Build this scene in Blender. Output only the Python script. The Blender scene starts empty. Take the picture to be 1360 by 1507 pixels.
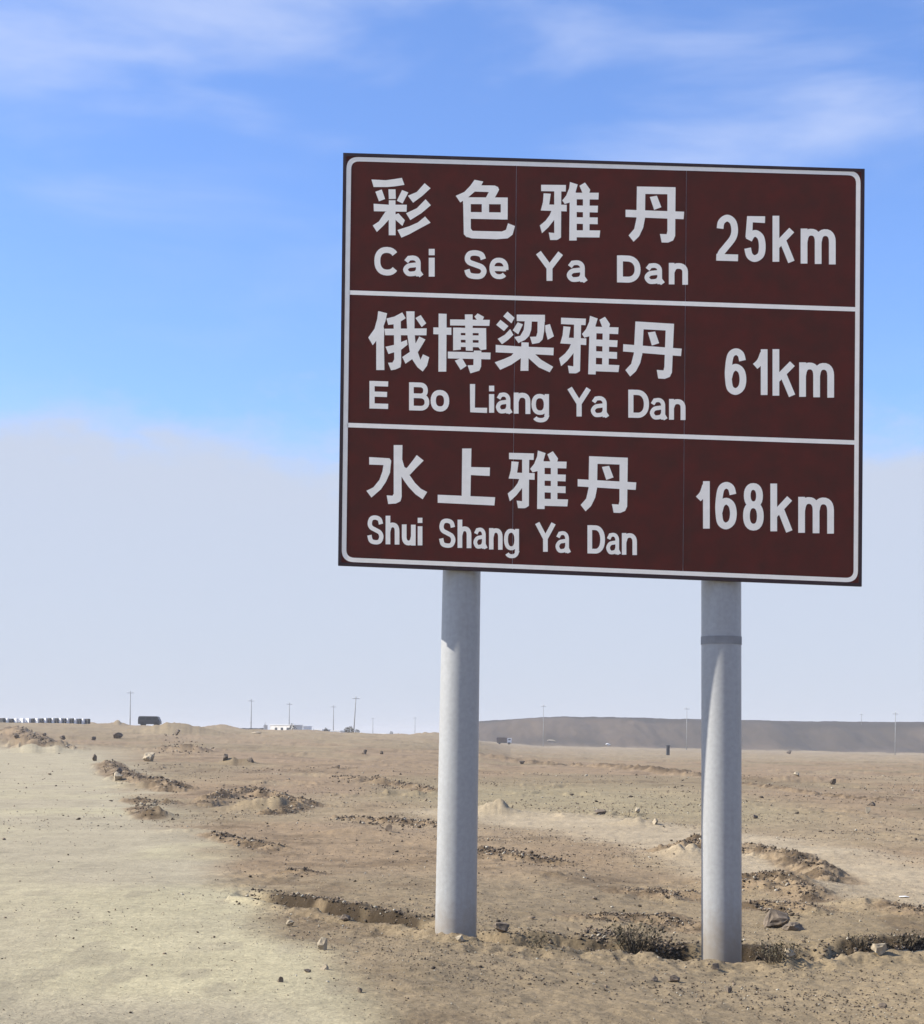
import bpy, bmesh, math, random
import numpy as np
from mathutils import Vector, Matrix
from mathutils.geometry import delaunay_2d_cdt

random.seed(7)
RNG = np.random.default_rng(11)
SC = bpy.context.scene
COL = SC.collection

# ------------------------------------------------------------------ camera
F = 2400.0                     # focal length in photo pixels (1360 x 1507)
CX, HY = 680.0, 1085.0         # principal column, horizon row
ROLL = math.radians(0.6)
EYE = 1.5
cam_d = bpy.data.cameras.new('camera')
cam = bpy.data.objects.new('camera', cam_d)
COL.objects.link(cam)
cam_d.sensor_fit = 'AUTO'
cam_d.sensor_width = 36.0
cam_d.lens = F / 1507.0 * 36.0
cam_d.shift_y = (HY - 753.5) / 1507.0
cam_d.clip_start = 0.1
cam_d.clip_end = 30000
cam.location = (0, 0, EYE)
cam.rotation_euler = (math.pi / 2, -ROLL, 0)
SC.camera = cam

# ------------------------------------------------------------------ light
SUN_EL = math.radians(36)
ALPHA = math.radians(1.0)        # sun stands this far on the camera's side of due left
to_sun = Vector((-math.cos(ALPHA) * math.cos(SUN_EL), -math.sin(ALPHA) * math.cos(SUN_EL), math.sin(SUN_EL)))
sun_d = bpy.data.lights.new('sun', 'SUN')
sun_d.energy = 5.0
sun_d.angle = math.radians(0.53)
sun_d.color = (1.0, 0.95, 0.87)
sun = bpy.data.objects.new('sun', sun_d)
COL.objects.link(sun)
sun.rotation_euler = to_sun.to_track_quat('Z', 'Y').to_euler()
sun.location = (-30, -10, 40)

world = bpy.data.worlds.new('World')
SC.world = world
world.use_nodes = True
wt = world.node_tree
wn, wl = wt.nodes, wt.links
wn.clear()


def wnode(t, **kw):
    n = wn.new(t)
    for k, v in kw.items():
        setattr(n, k, v)
    return n


sky = wnode('ShaderNodeTexSky', sky_type='NISHITA', sun_disc=False)
sky.sun_elevation = SUN_EL
sky.sun_rotation = math.atan2(to_sun.x, to_sun.y)
sky.air_density = 1.0
sky.dust_density = 0.6
sky.ozone_density = 2.5
tint = wnode('ShaderNodeMix', data_type='RGBA', blend_type='MULTIPLY')
tint.inputs[0].default_value = 1.0
tint.inputs[7].default_value = (1.12, 1.32, 1.78, 1)
wl.new(sky.outputs[0], tint.inputs[6])
geo = wnode('ShaderNodeTexCoord')
sep = wnode('ShaderNodeSeparateXYZ')
wl.new(geo.outputs['Generated'], sep.inputs[0])
# thin high cloud: streaks stretched along the horizon
mp = wnode('ShaderNodeMapping')
mp.inputs['Scale'].default_value = (3.0, 3.0, 11.0)
mp.inputs['Rotation'].default_value = (0.0, math.radians(7), 0)
wl.new(geo.outputs['Generated'], mp.inputs[0])
cn = wnode('ShaderNodeTexNoise')
cn.inputs['Scale'].default_value = 1.6
cn.inputs['Detail'].default_value = 5
cn.inputs['Roughness'].default_value = 0.5
cn.inputs['Distortion'].default_value = 0.35
mp.inputs['Location'].default_value = (4.1, 0.0, 1.3)
wl.new(mp.outputs[0], cn.inputs[0])
cr = wnode('ShaderNodeMapRange', interpolation_type='SMOOTHSTEP')
cr.inputs[1].default_value = 0.42
cr.inputs[2].default_value = 0.80
cr.inputs[3].default_value = 0.0
cr.inputs[4].default_value = 0.80
wl.new(cn.outputs[0], cr.inputs[0])
# low bank of pale haze cloud up to about ten degrees, its top edge uneven
mp2 = wnode('ShaderNodeMapping')
mp2.inputs['Scale'].default_value = (4.0, 4.0, 9.0)
wl.new(geo.outputs['Generated'], mp2.inputs[0])
bn = wnode('ShaderNodeTexNoise')
bn.inputs['Scale'].default_value = 2.4
bn.inputs['Detail'].default_value = 6
bn.inputs['Roughness'].default_value = 0.62
wl.new(mp2.outputs[0], bn.inputs[0])
ma = wnode('ShaderNodeMath', operation='MULTIPLY_ADD')
ma.inputs[1].default_value = 0.10
wl.new(bn.outputs[0], ma.inputs[0])
wl.new(sep.outputs[2], ma.inputs[2])
br = wnode('ShaderNodeMapRange', interpolation_type='SMOOTHSTEP')
br.inputs[1].default_value = 0.208
br.inputs[2].default_value = 0.254
br.inputs[3].default_value = 0.93
br.inputs[4].default_value = 0.0
wl.new(ma.outputs[0], br.inputs[0])
m1 = wnode('ShaderNodeMix', data_type='RGBA')
m1.inputs[7].default_value = (4.9, 5.6, 7.7, 1)
hr = wnode('ShaderNodeMapRange', interpolation_type='SMOOTHSTEP')
hr.inputs[1].default_value = 0.25
hr.inputs[2].default_value = 0.38
hr.inputs[3].default_value = 0.25
hr.inputs[4].default_value = 1.0
wl.new(sep.outputs[2], hr.inputs[0])
cm = wnode('ShaderNodeMath', operation='MULTIPLY')
wl.new(cr.outputs[0], cm.inputs[0])
wl.new(hr.outputs[0], cm.inputs[1])
wl.new(cm.outputs[0], m1.inputs[0])
wl.new(tint.outputs[2], m1.inputs[6])
m2 = wnode('ShaderNodeMix', data_type='RGBA')
m2.inputs[7].default_value = (4.55, 4.98, 5.95, 1)
wl.new(br.outputs[0], m2.inputs[0])
wl.new(m1.outputs[2], m2.inputs[6])
bg = wnode('ShaderNodeBackground')
bg.inputs[1].default_value = 0.08
wl.new(m2.outputs[2], bg.inputs[0])
wo = wnode('ShaderNodeOutputWorld')
wl.new(bg.outputs[0], wo.inputs[0])

SC.view_settings.view_transform = 'Standard'
SC.view_settings.look = 'None'
SC.view_settings.gamma = 1.0
SC.view_settings.use_curve_mapping = False
SC.view_settings.exposure = 0.75


# ------------------------------------------------------------------ helpers
def yh(px):
    return HY + math.tan(ROLL) * (px - CX)


def ray(px, py):
    """direction with y = 1 through a photo pixel"""
    a, b = px - CX, HY - py
    c, s = math.cos(ROLL), math.sin(ROLL)
    X = a * c - b * s
    Z = a * s + b * c
    return X / F, Z / F


def at(px, py, Y):
    x, z = ray(px, py)
    return Vector((x * Y, Y, EYE + z * Y))


def ground_xy(px, py, z=0.0):
    x, k = ray(px, py)
    Y = (EYE - z) / (-k)
    return x * Y, Y


def tag(o, label=None, cat=None, group=None, kind=None):
    if label: o['label'] = label
    if cat: o['category'] = cat
    if group: o['group'] = group
    if kind: o['kind'] = kind
    return o


def empty(name, loc):
    o = bpy.data.objects.new(name, None)
    COL.objects.link(o)
    o.location = loc
    o.empty_display_size = 0.2
    return o


def link(name, me, mat=None, parent=None):
    o = bpy.data.objects.new(name, me)
    COL.objects.link(o)
    if mat and not me.materials:
        me.materials.append(mat)
    if parent:
        o.parent = parent
    return o


def mesh_from(name, verts, faces, smooth=False):
    me = bpy.data.meshes.new(name)
    me.from_pydata([tuple(v) for v in verts], [], faces)
    me.validate()
    if smooth:
        me.polygons.foreach_set('use_smooth', [True] * len(me.polygons))
    return me


def bm_mesh(name, bm, smooth=False):
    bmesh.ops.recalc_face_normals(bm, faces=bm.faces)
    me = bpy.data.meshes.new(name)
    bm.to_mesh(me)
    bm.free()
    if smooth:
        me.polygons.foreach_set('use_smooth', [True] * len(me.polygons))
    return me


def bm_box(bm, c, s, rz=0, bev=0.0):
    m = Matrix.Translation(c) @ Matrix.Rotation(rz, 4, 'Z') @ Matrix.Diagonal((s[0], s[1], s[2], 1))
    r = bmesh.ops.create_cube(bm, size=1.0, matrix=m)
    if bev:
        es = list({e for v in r['verts'] for e in v.link_edges})
        bmesh.ops.bevel(bm, geom=es, offset=bev, segments=2, affect='EDGES', profile=0.6)


def bm_tube(bm, p, q, r1, r2, seg=12, caps=True):
    p, q = Vector(p), Vector(q)
    d = q - p
    m = Matrix.Translation((p + q) / 2) @ d.to_track_quat('Z', 'Y').to_matrix().to_4x4()
    bmesh.ops.create_cone(bm, cap_ends=caps, segments=seg, radius1=r1, radius2=r2, depth=d.length, matrix=m)


# value noise, vectorised ------------------------------------------------
def _h(ix, iy, seed):
    n = (ix.astype(np.int64) * 374761393 + iy.astype(np.int64) * 668265263 + seed * 974634777) & 0xffffffff
    n = ((n ^ (n >> 13)) * 1274126177) & 0xffffffff
    n = ((n ^ (n >> 16)) * 2246822519) & 0xffffffff
    return ((n ^ (n >> 15)) & 0xffffff) / float(0xffffff)


def vnoise(x, y, seed=0):
    ix, iy = np.floor(x), np.floor(y)
    fx, fy = x - ix, y - iy
    fx = fx * fx * fx * (fx * (fx * 6 - 15) + 10)
    fy = fy * fy * fy * (fy * (fy * 6 - 15) + 10)
    a, b = _h(ix, iy, seed), _h(ix + 1, iy, seed)
    c, d = _h(ix, iy + 1, seed), _h(ix + 1, iy + 1, seed)
    return (a + (b - a) * fx) * (1 - fy) + (c + (d - c) * fx) * fy


def fbm(x, y, seed=0, octv=4, gain=0.5):
    s, a, t = 0, 1, 0
    ca, sa = math.cos(0.7), math.sin(0.7)
    for k in range(octv):
        s = s + a * (vnoise(x, y, seed + k * 17) * 2 - 1)
        t += a
        x, y = (x * ca - y * sa) * 2.03 + 11.3, (x * sa + y * ca) * 2.03 + 5.7
        a *= gain
    return s / t


def ss(a, b, x):
    t = np.clip((x - a) / (b - a), 0, 1)
    return t * t * (3 - 2 * t)


# ------------------------------------------------------------------ materials
def mat_new(name):
    m = bpy.data.materials.new(name)
    m.use_nodes = True
    b = m.node_tree.nodes['Principled BSDF']
    return m, m.node_tree, b


def mix_noise(nt, scale, c1, c2, detail=6, rough=0.6, lo=0.35, hi=0.65, coord='Object', stretch=None):
    tc = nt.nodes.new('ShaderNodeTexCoord')
    src = tc.outputs[coord]
    if stretch:
        mpn = nt.nodes.new('ShaderNodeMapping')
        mpn.inputs['Scale'].default_value = stretch
        nt.links.new(src, mpn.inputs[0])
        src = mpn.outputs[0]
    n = nt.nodes.new('ShaderNodeTexNoise')
    n.inputs['Scale'].default_value = scale
    n.inputs['Detail'].default_value = detail
    n.inputs['Roughness'].default_value = rough
    nt.links.new(src, n.inputs[0])
    r = nt.nodes.new('ShaderNodeMapRange')
    r.inputs[1].default_value = lo
    r.inputs[2].default_value = hi
    nt.links.new(n.outputs[0], r.inputs[0])
    m = nt.nodes.new('ShaderNodeMix')
    m.data_type = 'RGBA'
    m.inputs[6].default_value = (*c1, 1)
    m.inputs[7].default_value = (*c2, 1)
    nt.links.new(r.outputs[0], m.inputs[0])
    return m, n, r


def simple_mat(name, c1, c2, scale=6, rough=0.7, metal=0.0, bump=0.0, lo=0.35, hi=0.65, stretch=None, detail=6, spec=0.3):
    m, nt, b = mat_new(name)
    mx, n, r = mix_noise(nt, scale, c1, c2, lo=lo, hi=hi, stretch=stretch, detail=detail)
    nt.links.new(mx.outputs[2], b.inputs['Base Color'])
    b.inputs['Roughness'].default_value = rough
    b.inputs['Metallic'].default_value = metal
    b.inputs['Specular IOR Level'].default_value = spec
    if bump:
        bp = nt.nodes.new('ShaderNodeBump')
        bp.inputs['Strength'].default_value = bump
        bp.inputs['Distance'].default_value = 0.01
        nt.links.new(n.outputs[0], bp.inputs['Height'])
        nt.links.new(bp.outputs[0], b.inputs['Normal'])
    return m


def ground_mat():
    m, nt, b = mat_new('desert_soil')
    N, L = nt.nodes, nt.links
    at_ = N.new('ShaderNodeAttribute')
    at_.attribute_name = 'soil'
    tc = N.new('ShaderNodeTexCoord')
    out = at_.outputs['Color']
    # (scale, low factor, high factor, sat)
    for sc, lo, hi, det in ((0.9, 0.86, 1.12, 5), (9.0, 0.84, 1.14, 5), (55.0, 0.76, 1.22, 3)):
        n = N.new('ShaderNodeTexNoise')
        n.inputs['Scale'].default_value = sc
        n.inputs['Detail'].default_value = det
        n.inputs['Roughness'].default_value = 0.65
        L.new(tc.outputs['Object'], n.inputs[0])
        r = N.new('ShaderNodeMapRange')
        r.inputs[1].default_value = 0.3
        r.inputs[2].default_value = 0.7
        r.inputs[3].default_value = lo
        r.inputs[4].default_value = hi
        L.new(n.outputs[0], r.inputs[0])
        v = N.new('ShaderNodeVectorMath')
        v.operation = 'SCALE'
        L.new(out, v.inputs[0])
        L.new(r.outputs[0], v.inputs[3])
        out = v.outputs[0]
    L.new(out, b.inputs['Base Color'])
    b.inputs['Roughness'].default_value = 0.95
    b.inputs['Specular IOR Level'].default_value = 0.15
    n = N.new('ShaderNodeTexNoise')
    n.inputs['Scale'].default_value = 28
    n.inputs['Detail'].default_value = 8
    n.inputs['Roughness'].default_value = 0.7
    L.new(tc.outputs['Object'], n.inputs[0])
    bp = N.new('ShaderNodeBump')
    bp.inputs['Strength'].default_value = 0.55
    bp.inputs['Distance'].default_value = 0.02
    L.new(n.outputs[0], bp.inputs['Height'])
    L.new(bp.outputs[0], b.inputs['Normal'])
    return m


def stone_mat():
    m, nt, b = mat_new('loose_stone')
    N, L = nt.nodes, nt.links
    a = N.new('ShaderNodeAttribute')
    a.attribute_name = 'soil'
    tc = N.new('ShaderNodeTexCoord')
    n = N.new('ShaderNodeTexNoise')
    n.inputs['Scale'].default_value = 40
    n.inputs['Detail'].default_value = 5
    L.new(tc.outputs['Object'], n.inputs[0])
    r = N.new('ShaderNodeMapRange')
    r.inputs[3].default_value = 0.75
    r.inputs[4].default_value = 1.25
    L.new(n.outputs[0], r.inputs[0])
    v = N.new('ShaderNodeVectorMath')
    v.operation = 'SCALE'
    L.new(a.outputs['Color'], v.inputs[0])
    L.new(r.outputs[0], v.inputs[3])
    L.new(v.outputs[0], b.inputs['Base Color'])
    b.inputs['Roughness'].default_value = 0.9
    b.inputs['Specular IOR Level'].default_value = 0.2
    return m


M_SOIL = ground_mat()
M_STONE = stone_mat()
M_ROCK_DARK = simple_mat('dark_brown_rock', (0.09, 0.07, 0.05), (0.22, 0.17, 0.12), 9, 0.9, bump=0.6)
M_ROCK_TAN = simple_mat('tan_rock', (0.26, 0.21, 0.14), (0.42, 0.35, 0.24), 12, 0.9, bump=0.6)
def post_mat():
    m, nt, b = mat_new('galvanised_steel_tube')
    mx, n, r = mix_noise(nt, 34, (0.325, 0.325, 0.31), (0.365, 0.365, 0.35), detail=4)
    mx2, n2, r2 = mix_noise(nt, 2.2, (0.0, 0.0, 0.0), (1, 1, 1), detail=7, lo=0.52, hi=0.74, stretch=(5.0, 5.0, 0.45))
    st = nt.nodes.new('ShaderNodeMix')
    st.data_type = 'RGBA'
    st.inputs[7].default_value = (0.20, 0.19, 0.17, 1)
    sc_ = nt.nodes.new('ShaderNodeMath')
    sc_.operation = 'MULTIPLY'
    sc_.inputs[1].default_value = 0.32
    nt.links.new(r2.outputs[0], sc_.inputs[0])
    nt.links.new(sc_.outputs[0], st.inputs[0])
    nt.links.new(mx.outputs[2], st.inputs[6])
    tc = nt.nodes.new('ShaderNodeTexCoord')
    sp = nt.nodes.new('ShaderNodeSeparateXYZ')
    nt.links.new(tc.outputs['Object'], sp.inputs[0])
    n3 = nt.nodes.new('ShaderNodeTexNoise')
    n3.inputs['Scale'].default_value = 14
    n3.inputs['Detail'].default_value = 6
    nt.links.new(tc.outputs['Object'], n3.inputs[0])
    ad = nt.nodes.new('ShaderNodeMath')
    ad.operation = 'MULTIPLY_ADD'
    ad.inputs[1].default_value = -0.35
    nt.links.new(n3.outputs[0], ad.inputs[0])
    nt.links.new(sp.outputs[2], ad.inputs[2])
    mr = nt.nodes.new('ShaderNodeMapRange')
    mr.inputs[1].default_value = -0.12
    mr.inputs[2].default_value = 0.22
    mr.inputs[3].default_value = 0.7
    mr.inputs[4].default_value = 0.0
    nt.links.new(ad.outputs[0], mr.inputs[0])
    du = nt.nodes.new('ShaderNodeMix')
    du.data_type = 'RGBA'
    du.inputs[7].default_value = (0.24, 0.19, 0.13, 1)
    nt.links.new(mr.outputs[0], du.inputs[0])
    nt.links.new(st.outputs[2], du.inputs[6])
    nt.links.new(du.outputs[2], b.inputs['Base Color'])
    b.inputs['Roughness'].default_value = 0.42
    b.inputs['Metallic'].default_value = 0.1
    b.inputs['Specular IOR Level'].default_value = 0.55
    return m


M_POST = post_mat()
M_CLAMP = simple_mat('dull_steel_band', (0.22, 0.22, 0.215), (0.29, 0.29, 0.28), 8, 0.8, metal=0.0)
M_FRAME = simple_mat('dark_sheet_edge', (0.030, 0.016, 0.018), (0.042, 0.024, 0.026), 5, 0.6)
M_BACK = simple_mat('bare_aluminium', (0.42, 0.40, 0.40), (0.55, 0.53, 0.52), 4, 0.5, metal=0.3)
M_BROWN = simple_mat('brown_reflective_film', (0.070, 0.025, 0.019), (0.102, 0.025, 0.019), 7, 0.7, detail=9, lo=0.3, hi=0.7, spec=0.08)
M_WHITE = simple_mat('white_reflective_film', (0.88, 0.82, 0.70), (0.94, 0.88, 0.76), 14, 0.5)
M_POLE = simple_mat('weathered_concrete_pole', (0.22, 0.22, 0.21), (0.32, 0.32, 0.30), 2, 0.9)
M_POLE_METAL = simple_mat('grey_crossarm_steel', (0.18, 0.18, 0.19), (0.28, 0.28, 0.29), 2, 0.7)
M_BLACKP = simple_mat('black_paint', (0.025, 0.027, 0.03), (0.05, 0.05, 0.05), 3, 0.6)
M_WHITEP = simple_mat('white_paint', (0.72, 0.72, 0.70), (0.82, 0.82, 0.80), 3, 0.6)
M_WALLW = simple_mat('cream_plaster', (0.62, 0.59, 0.52), (0.74, 0.71, 0.64), 1, 0.85)
M_DARKROOF = simple_mat('dark_roof_sheet', (0.05, 0.05, 0.05), (0.09, 0.085, 0.08), 1, 0.8)
M_GLASS = simple_mat('dark_window_glass', (0.02, 0.025, 0.03), (0.04, 0.045, 0.05), 1, 0.15)
M_CARB = simple_mat('dark_vehicle_paint', (0.025, 0.028, 0.032), (0.045, 0.048, 0.052), 1, 0.35)
M_RUBBER = simple_mat('tyre_rubber', (0.015, 0.015, 0.015), (0.03, 0.03, 0.03), 5, 0.9)
M_LEAF = simple_mat('dull_scrub_leaf', (0.050, 0.044, 0.024), (0.100, 0.080, 0.048), 30, 0.9)
M_TWIG = simple_mat('dry_twig', (0.07, 0.055, 0.035), (0.17, 0.13, 0.08), 30, 0.9)
M_RUST = simple_mat('rusty_iron', (0.05, 0.03, 0.022), (0.10, 0.05, 0.03), 6, 0.85)

# ------------------------------------------------------------------ terrain
# crest of the shallow ditch that runs along the sign
CR_X = np.array([-9, -5, -3.2, -2.1, -1.85, -0.97, -0.35, -0.1, 0.1, 0.8, 1.4, 1.9, 2.4, 2.9, 3.4, 5, 9])
CR_Y = np.array([22, 18, 15.4, 14.2, 13.85, 12.55, 11.75, 11.42, 11.30, 11.12, 11.05, 11.06, 11.12, 11.25, 11.4, 11.9, 13])
CZ_X = np.array([-9, -3, -0.2, 0.1, 0.8, 1.4, 1.9, 2.4, 2.9, 3.4, 6])
CZ_Z = np.array([0.0, 0.09, 0.10, 0.07, 0.03, -0.01, -0.03, -0.03, 0.0, 0.02, 0.0])
DP_X = np.array([-3.0, -2.05, -1.8, -1.0, -0.4, 0.0, 0.5, 1.0, 1.3, 1.6, 1.8, 2.0, 2.3, 2.55, 2.7, 2.9, 3.4, 4.5])
DP_A = np.array([0.0, 0.02, 0.13, 0.33, 0.24, 0.10, 0.12, 0.16, 0.26, 0.22, 0.10, 0.20, 0.20, 0.08, 0.08, 0.18, 0.2, 0.1])

# swells and banks seen in the photograph: photo x, photo foot y, width px, height px, depth stretch
BUMPS = [(252, 1100, 150, 17, 0.5), (1015, 1262, 80, 15, 1.1), (1150, 1318, 230, 17, 1.2), (390, 1192, 120, 19, 0.5),
         (225, 1206, 70, 12, 0.6), (62, 1116, 120, 13, 0.16), (205, 1160, 100, 10, 0.35), (728, 1200, 90, 20, 0.7),
         (590, 1170, 130, 8, 0.35), (940, 1215, 90, 10, 0.5), (350, 1128, 70, 14, 0.4), (850, 1118, 300, 6, 0.3),
         (1180, 1150, 260, 7, 0.3), (520, 1228, 160, 8, 0.6), (280, 1228, 110, 8, 0.5), (820, 1300, 170, 10, 0.9),
         (1290, 1345, 120, 12, 0.9), (930, 1368, 120, 9, 0.6), (150, 1092, 90, 6, 0.3), (480, 1112, 120, 5, 0.3)]
BW = []
for (bx, by, bw, bh, st) in BUMPS:
    X, Y = ground_xy(bx, by)
    BW.append((X, Y + bw / F * Y * 0.5 * st, bw / F * Y * 0.42, max(bw / F * Y * 0.5 * st, 0.15), bh / F * Y))

for X_, Y_ in ((-0.05, 11.5), (1.83, 11.38)):
    BW.append((X_, Y_, 0.3, 0.3, 0.02))
for (bx, bw, bh, Y) in ((172, 34, 7, 250), (262, 46, 8, 270), (305, 30, 4, 285), (640, 60, 7, 300), (588, 30, 3, 300), (140, 40, 5, 265),
                        (330, 50, 4, 292), (460, 60, 3, 296)):
    BW.append(((bx - CX) / F * Y, Y, bw / F * Y * 0.42, 5.0, bh / F * Y))

# low broken earth ridges: photo polyline and height in photo pixels
RIDGES = [([(-20, 1090), (30, 1100), (60, 1112), (92, 1113)], 7), ([(158, 1128), (175, 1142), (205, 1150), (262, 1164)], 6),
          ([(195, 1179), (215, 1183), (252, 1182)], 6), ([(203, 1190), (222, 1206)], 4),
          ([(295, 1184), (335, 1172), (375, 1168), (415, 1178), (452, 1187)], 9), ([(395, 1197), (442, 1191)], 6),
          ([(240, 1113), (305, 1115)], 7), ([(500, 1146), (530, 1150)], 4), ([(545, 1151), (600, 1156), (642, 1165)], 6),
          ([(318, 1230), (400, 1250)], 6), ([(700, 1252), (760, 1262), (822, 1268)], 6), ([(1000, 1252), (1034, 1246)], 15),
          ([(1092, 1248), (1160, 1262), (1225, 1300)], 10), ([(1080, 1312), (1130, 1306), (1200, 1328)], 8),
          ([(925, 1310), (1010, 1318)], 6), ([(1120, 1336), (1180, 1342)], 10), ([(870, 1352), (960, 1346), (1010, 1362)], 8),
          ([(640, 1112), (760, 1118), (1030, 1140)], 4), ([(1090, 1155), (1300, 1178)], 4), ([(500, 1205), (640, 1214)], 5),
          ([(160, 1062), (200, 1066)], 5), ([(430, 1290), (455, 1296)], 5), ([(1330, 1345), (1400, 1352)], 7)]
RW = []
for pl, hp in RIDGES:
    q = [ground_xy(a_, max(b_, 1098 if a_ < 620 else 1112)) for a_, b_ in pl]
    RW.append((q, hp / F * q[0][1]))

LA = np.array([-1.7, -0.6, -0.283, -0.20, -0.12, -0.08, -0.02, 0.0, 0.03, 0.08, 1.7])
LZ = np.array([3.4, 3.4, 3.35, 2.95, 2.35, 2.1, 1.72, 1.2, -0.6, -1.4, -2.2])
FA = np.array([-1.7, -0.3, -0.1, -0.02, 0.01, 0.05, 0.15, 0.28, 1.7])
FZ = np.array([2.0, 1.9, 1.7, 1.35, 0.0, -1.6, -2.0, -2.8, -4.0])
PA = np.array([-1.7, -0.03, -0.015, 0.0, 0.01, 0.035, 0.065, 0.13, 0.2, 0.29, 0.6, 1.7])
PZ = np.array([0, 0, 0.6, 2.6, 8.4, 9.7, 10.8, 10.4, 10.1, 10.1, 11.5, 8.0])


def road_edge(y):
    return 1.42 - 0.244 * y


def road_mask(x, y):
    e = road_edge(y) + 0.35 * fbm(x * 0.9, y * 0.5, 5, 4) * np.clip(y / 14, 0.6, 3)
    w = np.clip(0.048 * y, 0.5, 5)
    m = ss(-w, w * 0.25, e - x)
    m = m * (1 - ss(95, 125, y))
    return m * ss(-26 - 0.28 * np.maximum(y - 8, 0) * 1.6, -22 - 0.28 * np.maximum(y - 8, 0) * 1.6, x)


def height(x, y, fine=True):
    x = np.asarray(x, float)
    y = np.asarray(y, float)
    a = x / np.maximum(y, 1)
    z = np.interp(x, CZ_X, CZ_Z) * (1 - ss(13, 22, y)) * ss(2, 9, y)
    zl = np.interp(a, LA, LZ)
    zf = np.interp(a, FA, FZ)
    z = z + zl * ss(45, 300, y) * (y < 300) + (y >= 300) * (zl + (zf - zl) * ss(300, 560, y))
    pz = np.interp(a, PA, PZ)
    pw = pz + 0.15 * fbm(x / 60, y * 0 + 3, 77, 3)
    foot = 610 + 26 * fbm(x / 90, y * 0 + 1.5, 31, 3)
    gul = ss(0, 1, (y - foot) / 95 + 0.10 * fbm(x / 14, y / 60, 33, 3))
    z = z + np.where(pz > 0.3, (pw - zf) * gul, 0)
    rm = road_mask(x, y)
    off = 1 - rm
    # ditch behind the crest
    cy = np.interp(x, CR_X, CR_Y) + 0.10 * fbm(x * 3.1, y * 0, 91, 4)
    t = y - cy
    A = np.interp(x, DP_X, DP_A) * (1 + 0.5 * fbm(x * 2.2, y * 2.2, 92, 3))
    z = z - A * ss(0.0, 0.10, t) * (1 - ss(0.74, 1.0, t))
    z = z + 0.035 * np.exp(-((t + 0.06) / 0.14) ** 2) * (np.interp(x, DP_X, DP_A) > 0.05)
    for (bx, by, wx, wy, h) in BW:
        g = np.exp(-((x - bx) / wx) ** 2 - ((y - by) / wy) ** 2)
        sel = g > 0.003
        z = z + h * g * (1 + 0.55 * fbm(x / wx * 2.6, y / wy * 2.6, 44, 4)) * sel
    for q, hh in RW:
        qx, qy = [p_[0] for p_ in q], [p_[1] for p_ in q]
        wv = max(3.2 * hh, 0.26)
        sel = (x > min(qx) - 4 * wv) & (x < max(qx) + 4 * wv) & (y > min(qy) - 9 * wv) & (y < max(qy) + 9 * wv)
        if not sel.any():
            continue
        xs_, ys_ = x[sel], y[sel]
        jx = xs_ + 0.9 * wv * fbm(xs_ / wv / 1.5, ys_ / wv / 1.5, 71, 3)
        jy = ys_ + 1.3 * wv * fbm(xs_ / wv / 1.5 + 9, ys_ / wv / 1.5, 72, 3)
        dm = np.full(xs_.shape, 1e9)
        for k in range(len(q) - 1):
            (x0, y0), (x1, y1) = q[k], q[k + 1]
            L2 = (x1 - x0) ** 2 + (y1 - y0) ** 2
            tt = np.clip(((jx - x0) * (x1 - x0) + (jy - y0) * (y1 - y0)) / L2, 0, 1)
            dm = np.minimum(dm, np.hypot(jx - x0 - tt * (x1 - x0), (jy - y0 - tt * (y1 - y0))))
        prof = np.clip(1 - dm / wv, 0, 1) ** 0.8
        prof = prof * (0.55 + 0.75 * vnoise(xs_ / wv * 1.7, ys_ / wv * 1.7, 73)) + (prof > 0) * 0.30 * fbm(xs_ / wv * 7, ys_ / wv * 5, 74, 4, 0.65)
        z[sel] += hh * prof
    far = np.clip(y / 40, 0.15, 6)
    z = z + off * 0.07 * far * fbm(x / 7, y / 7, 1, 3) * ss(6, 30, y)
    z = z + off * (0.022 + 0.020 * np.clip((y - 11.5) / 12, 0, 1.6)) * fbm(x / 1.3, y / 1.3, 2, 4)
    z = z + rm * 0.018 * fbm(x / 2.5, y / 2.5, 3, 3)
    if fine:
        r = 1 - np.abs(fbm(x / 0.8, y / 0.8, 8, 4, 0.6))
        rough = ss(0.5, 0.85, vnoise(x / 2.6 + 7, y / 3.2, 12)) * ss(11.2, 13, y)
        z = z + off * rough * 0.055 * (r ** 3 - 0.55) * np.clip(y / 22, 0.35, 1.6)
        z = z + off * 0.016 * fbm(x / 0.16, y / 0.16, 9, 3, 0.6) * (1 - ss(30, 60, y))
        nr = np.exp(-((t - 0.4) / 0.8) ** 2)
        z = z + off * nr * 0.06 * fbm(x / 0.17, y / 0.17, 19, 3, 0.7)
        z = z + rm * 0.004 * fbm(x / 0.10, y / 0.16, 10, 3, 0.7)
        z = z + (y > 560) * np.where(pz > 0.5, 0.45 * fbm(x / 7, y / 40, 61, 4) * (1 - ss(660, 690, y)), 0)
    return z


def hz(x, y):
    return float(height(np.array([x]), np.array([y]))[0])


def hit(px, py):
    """first point of the terrain seen through a photo pixel"""
    rx, rz = ray(px, py)
    Y = np.concatenate([np.linspace(6, 60, 2600), np.linspace(60, 900, 4000)])
    d = (EYE + rz * Y) - height(rx * Y, Y)
    k = int(np.argmax(d <= 0))
    if d[k] > 0:
        k = len(Y) - 1
    return rx * Y[k], Y[k], hz(rx * Y[k], Y[k])


def lerp3(a, b, t):
    return a + (b - a) * t[..., None]


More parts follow.
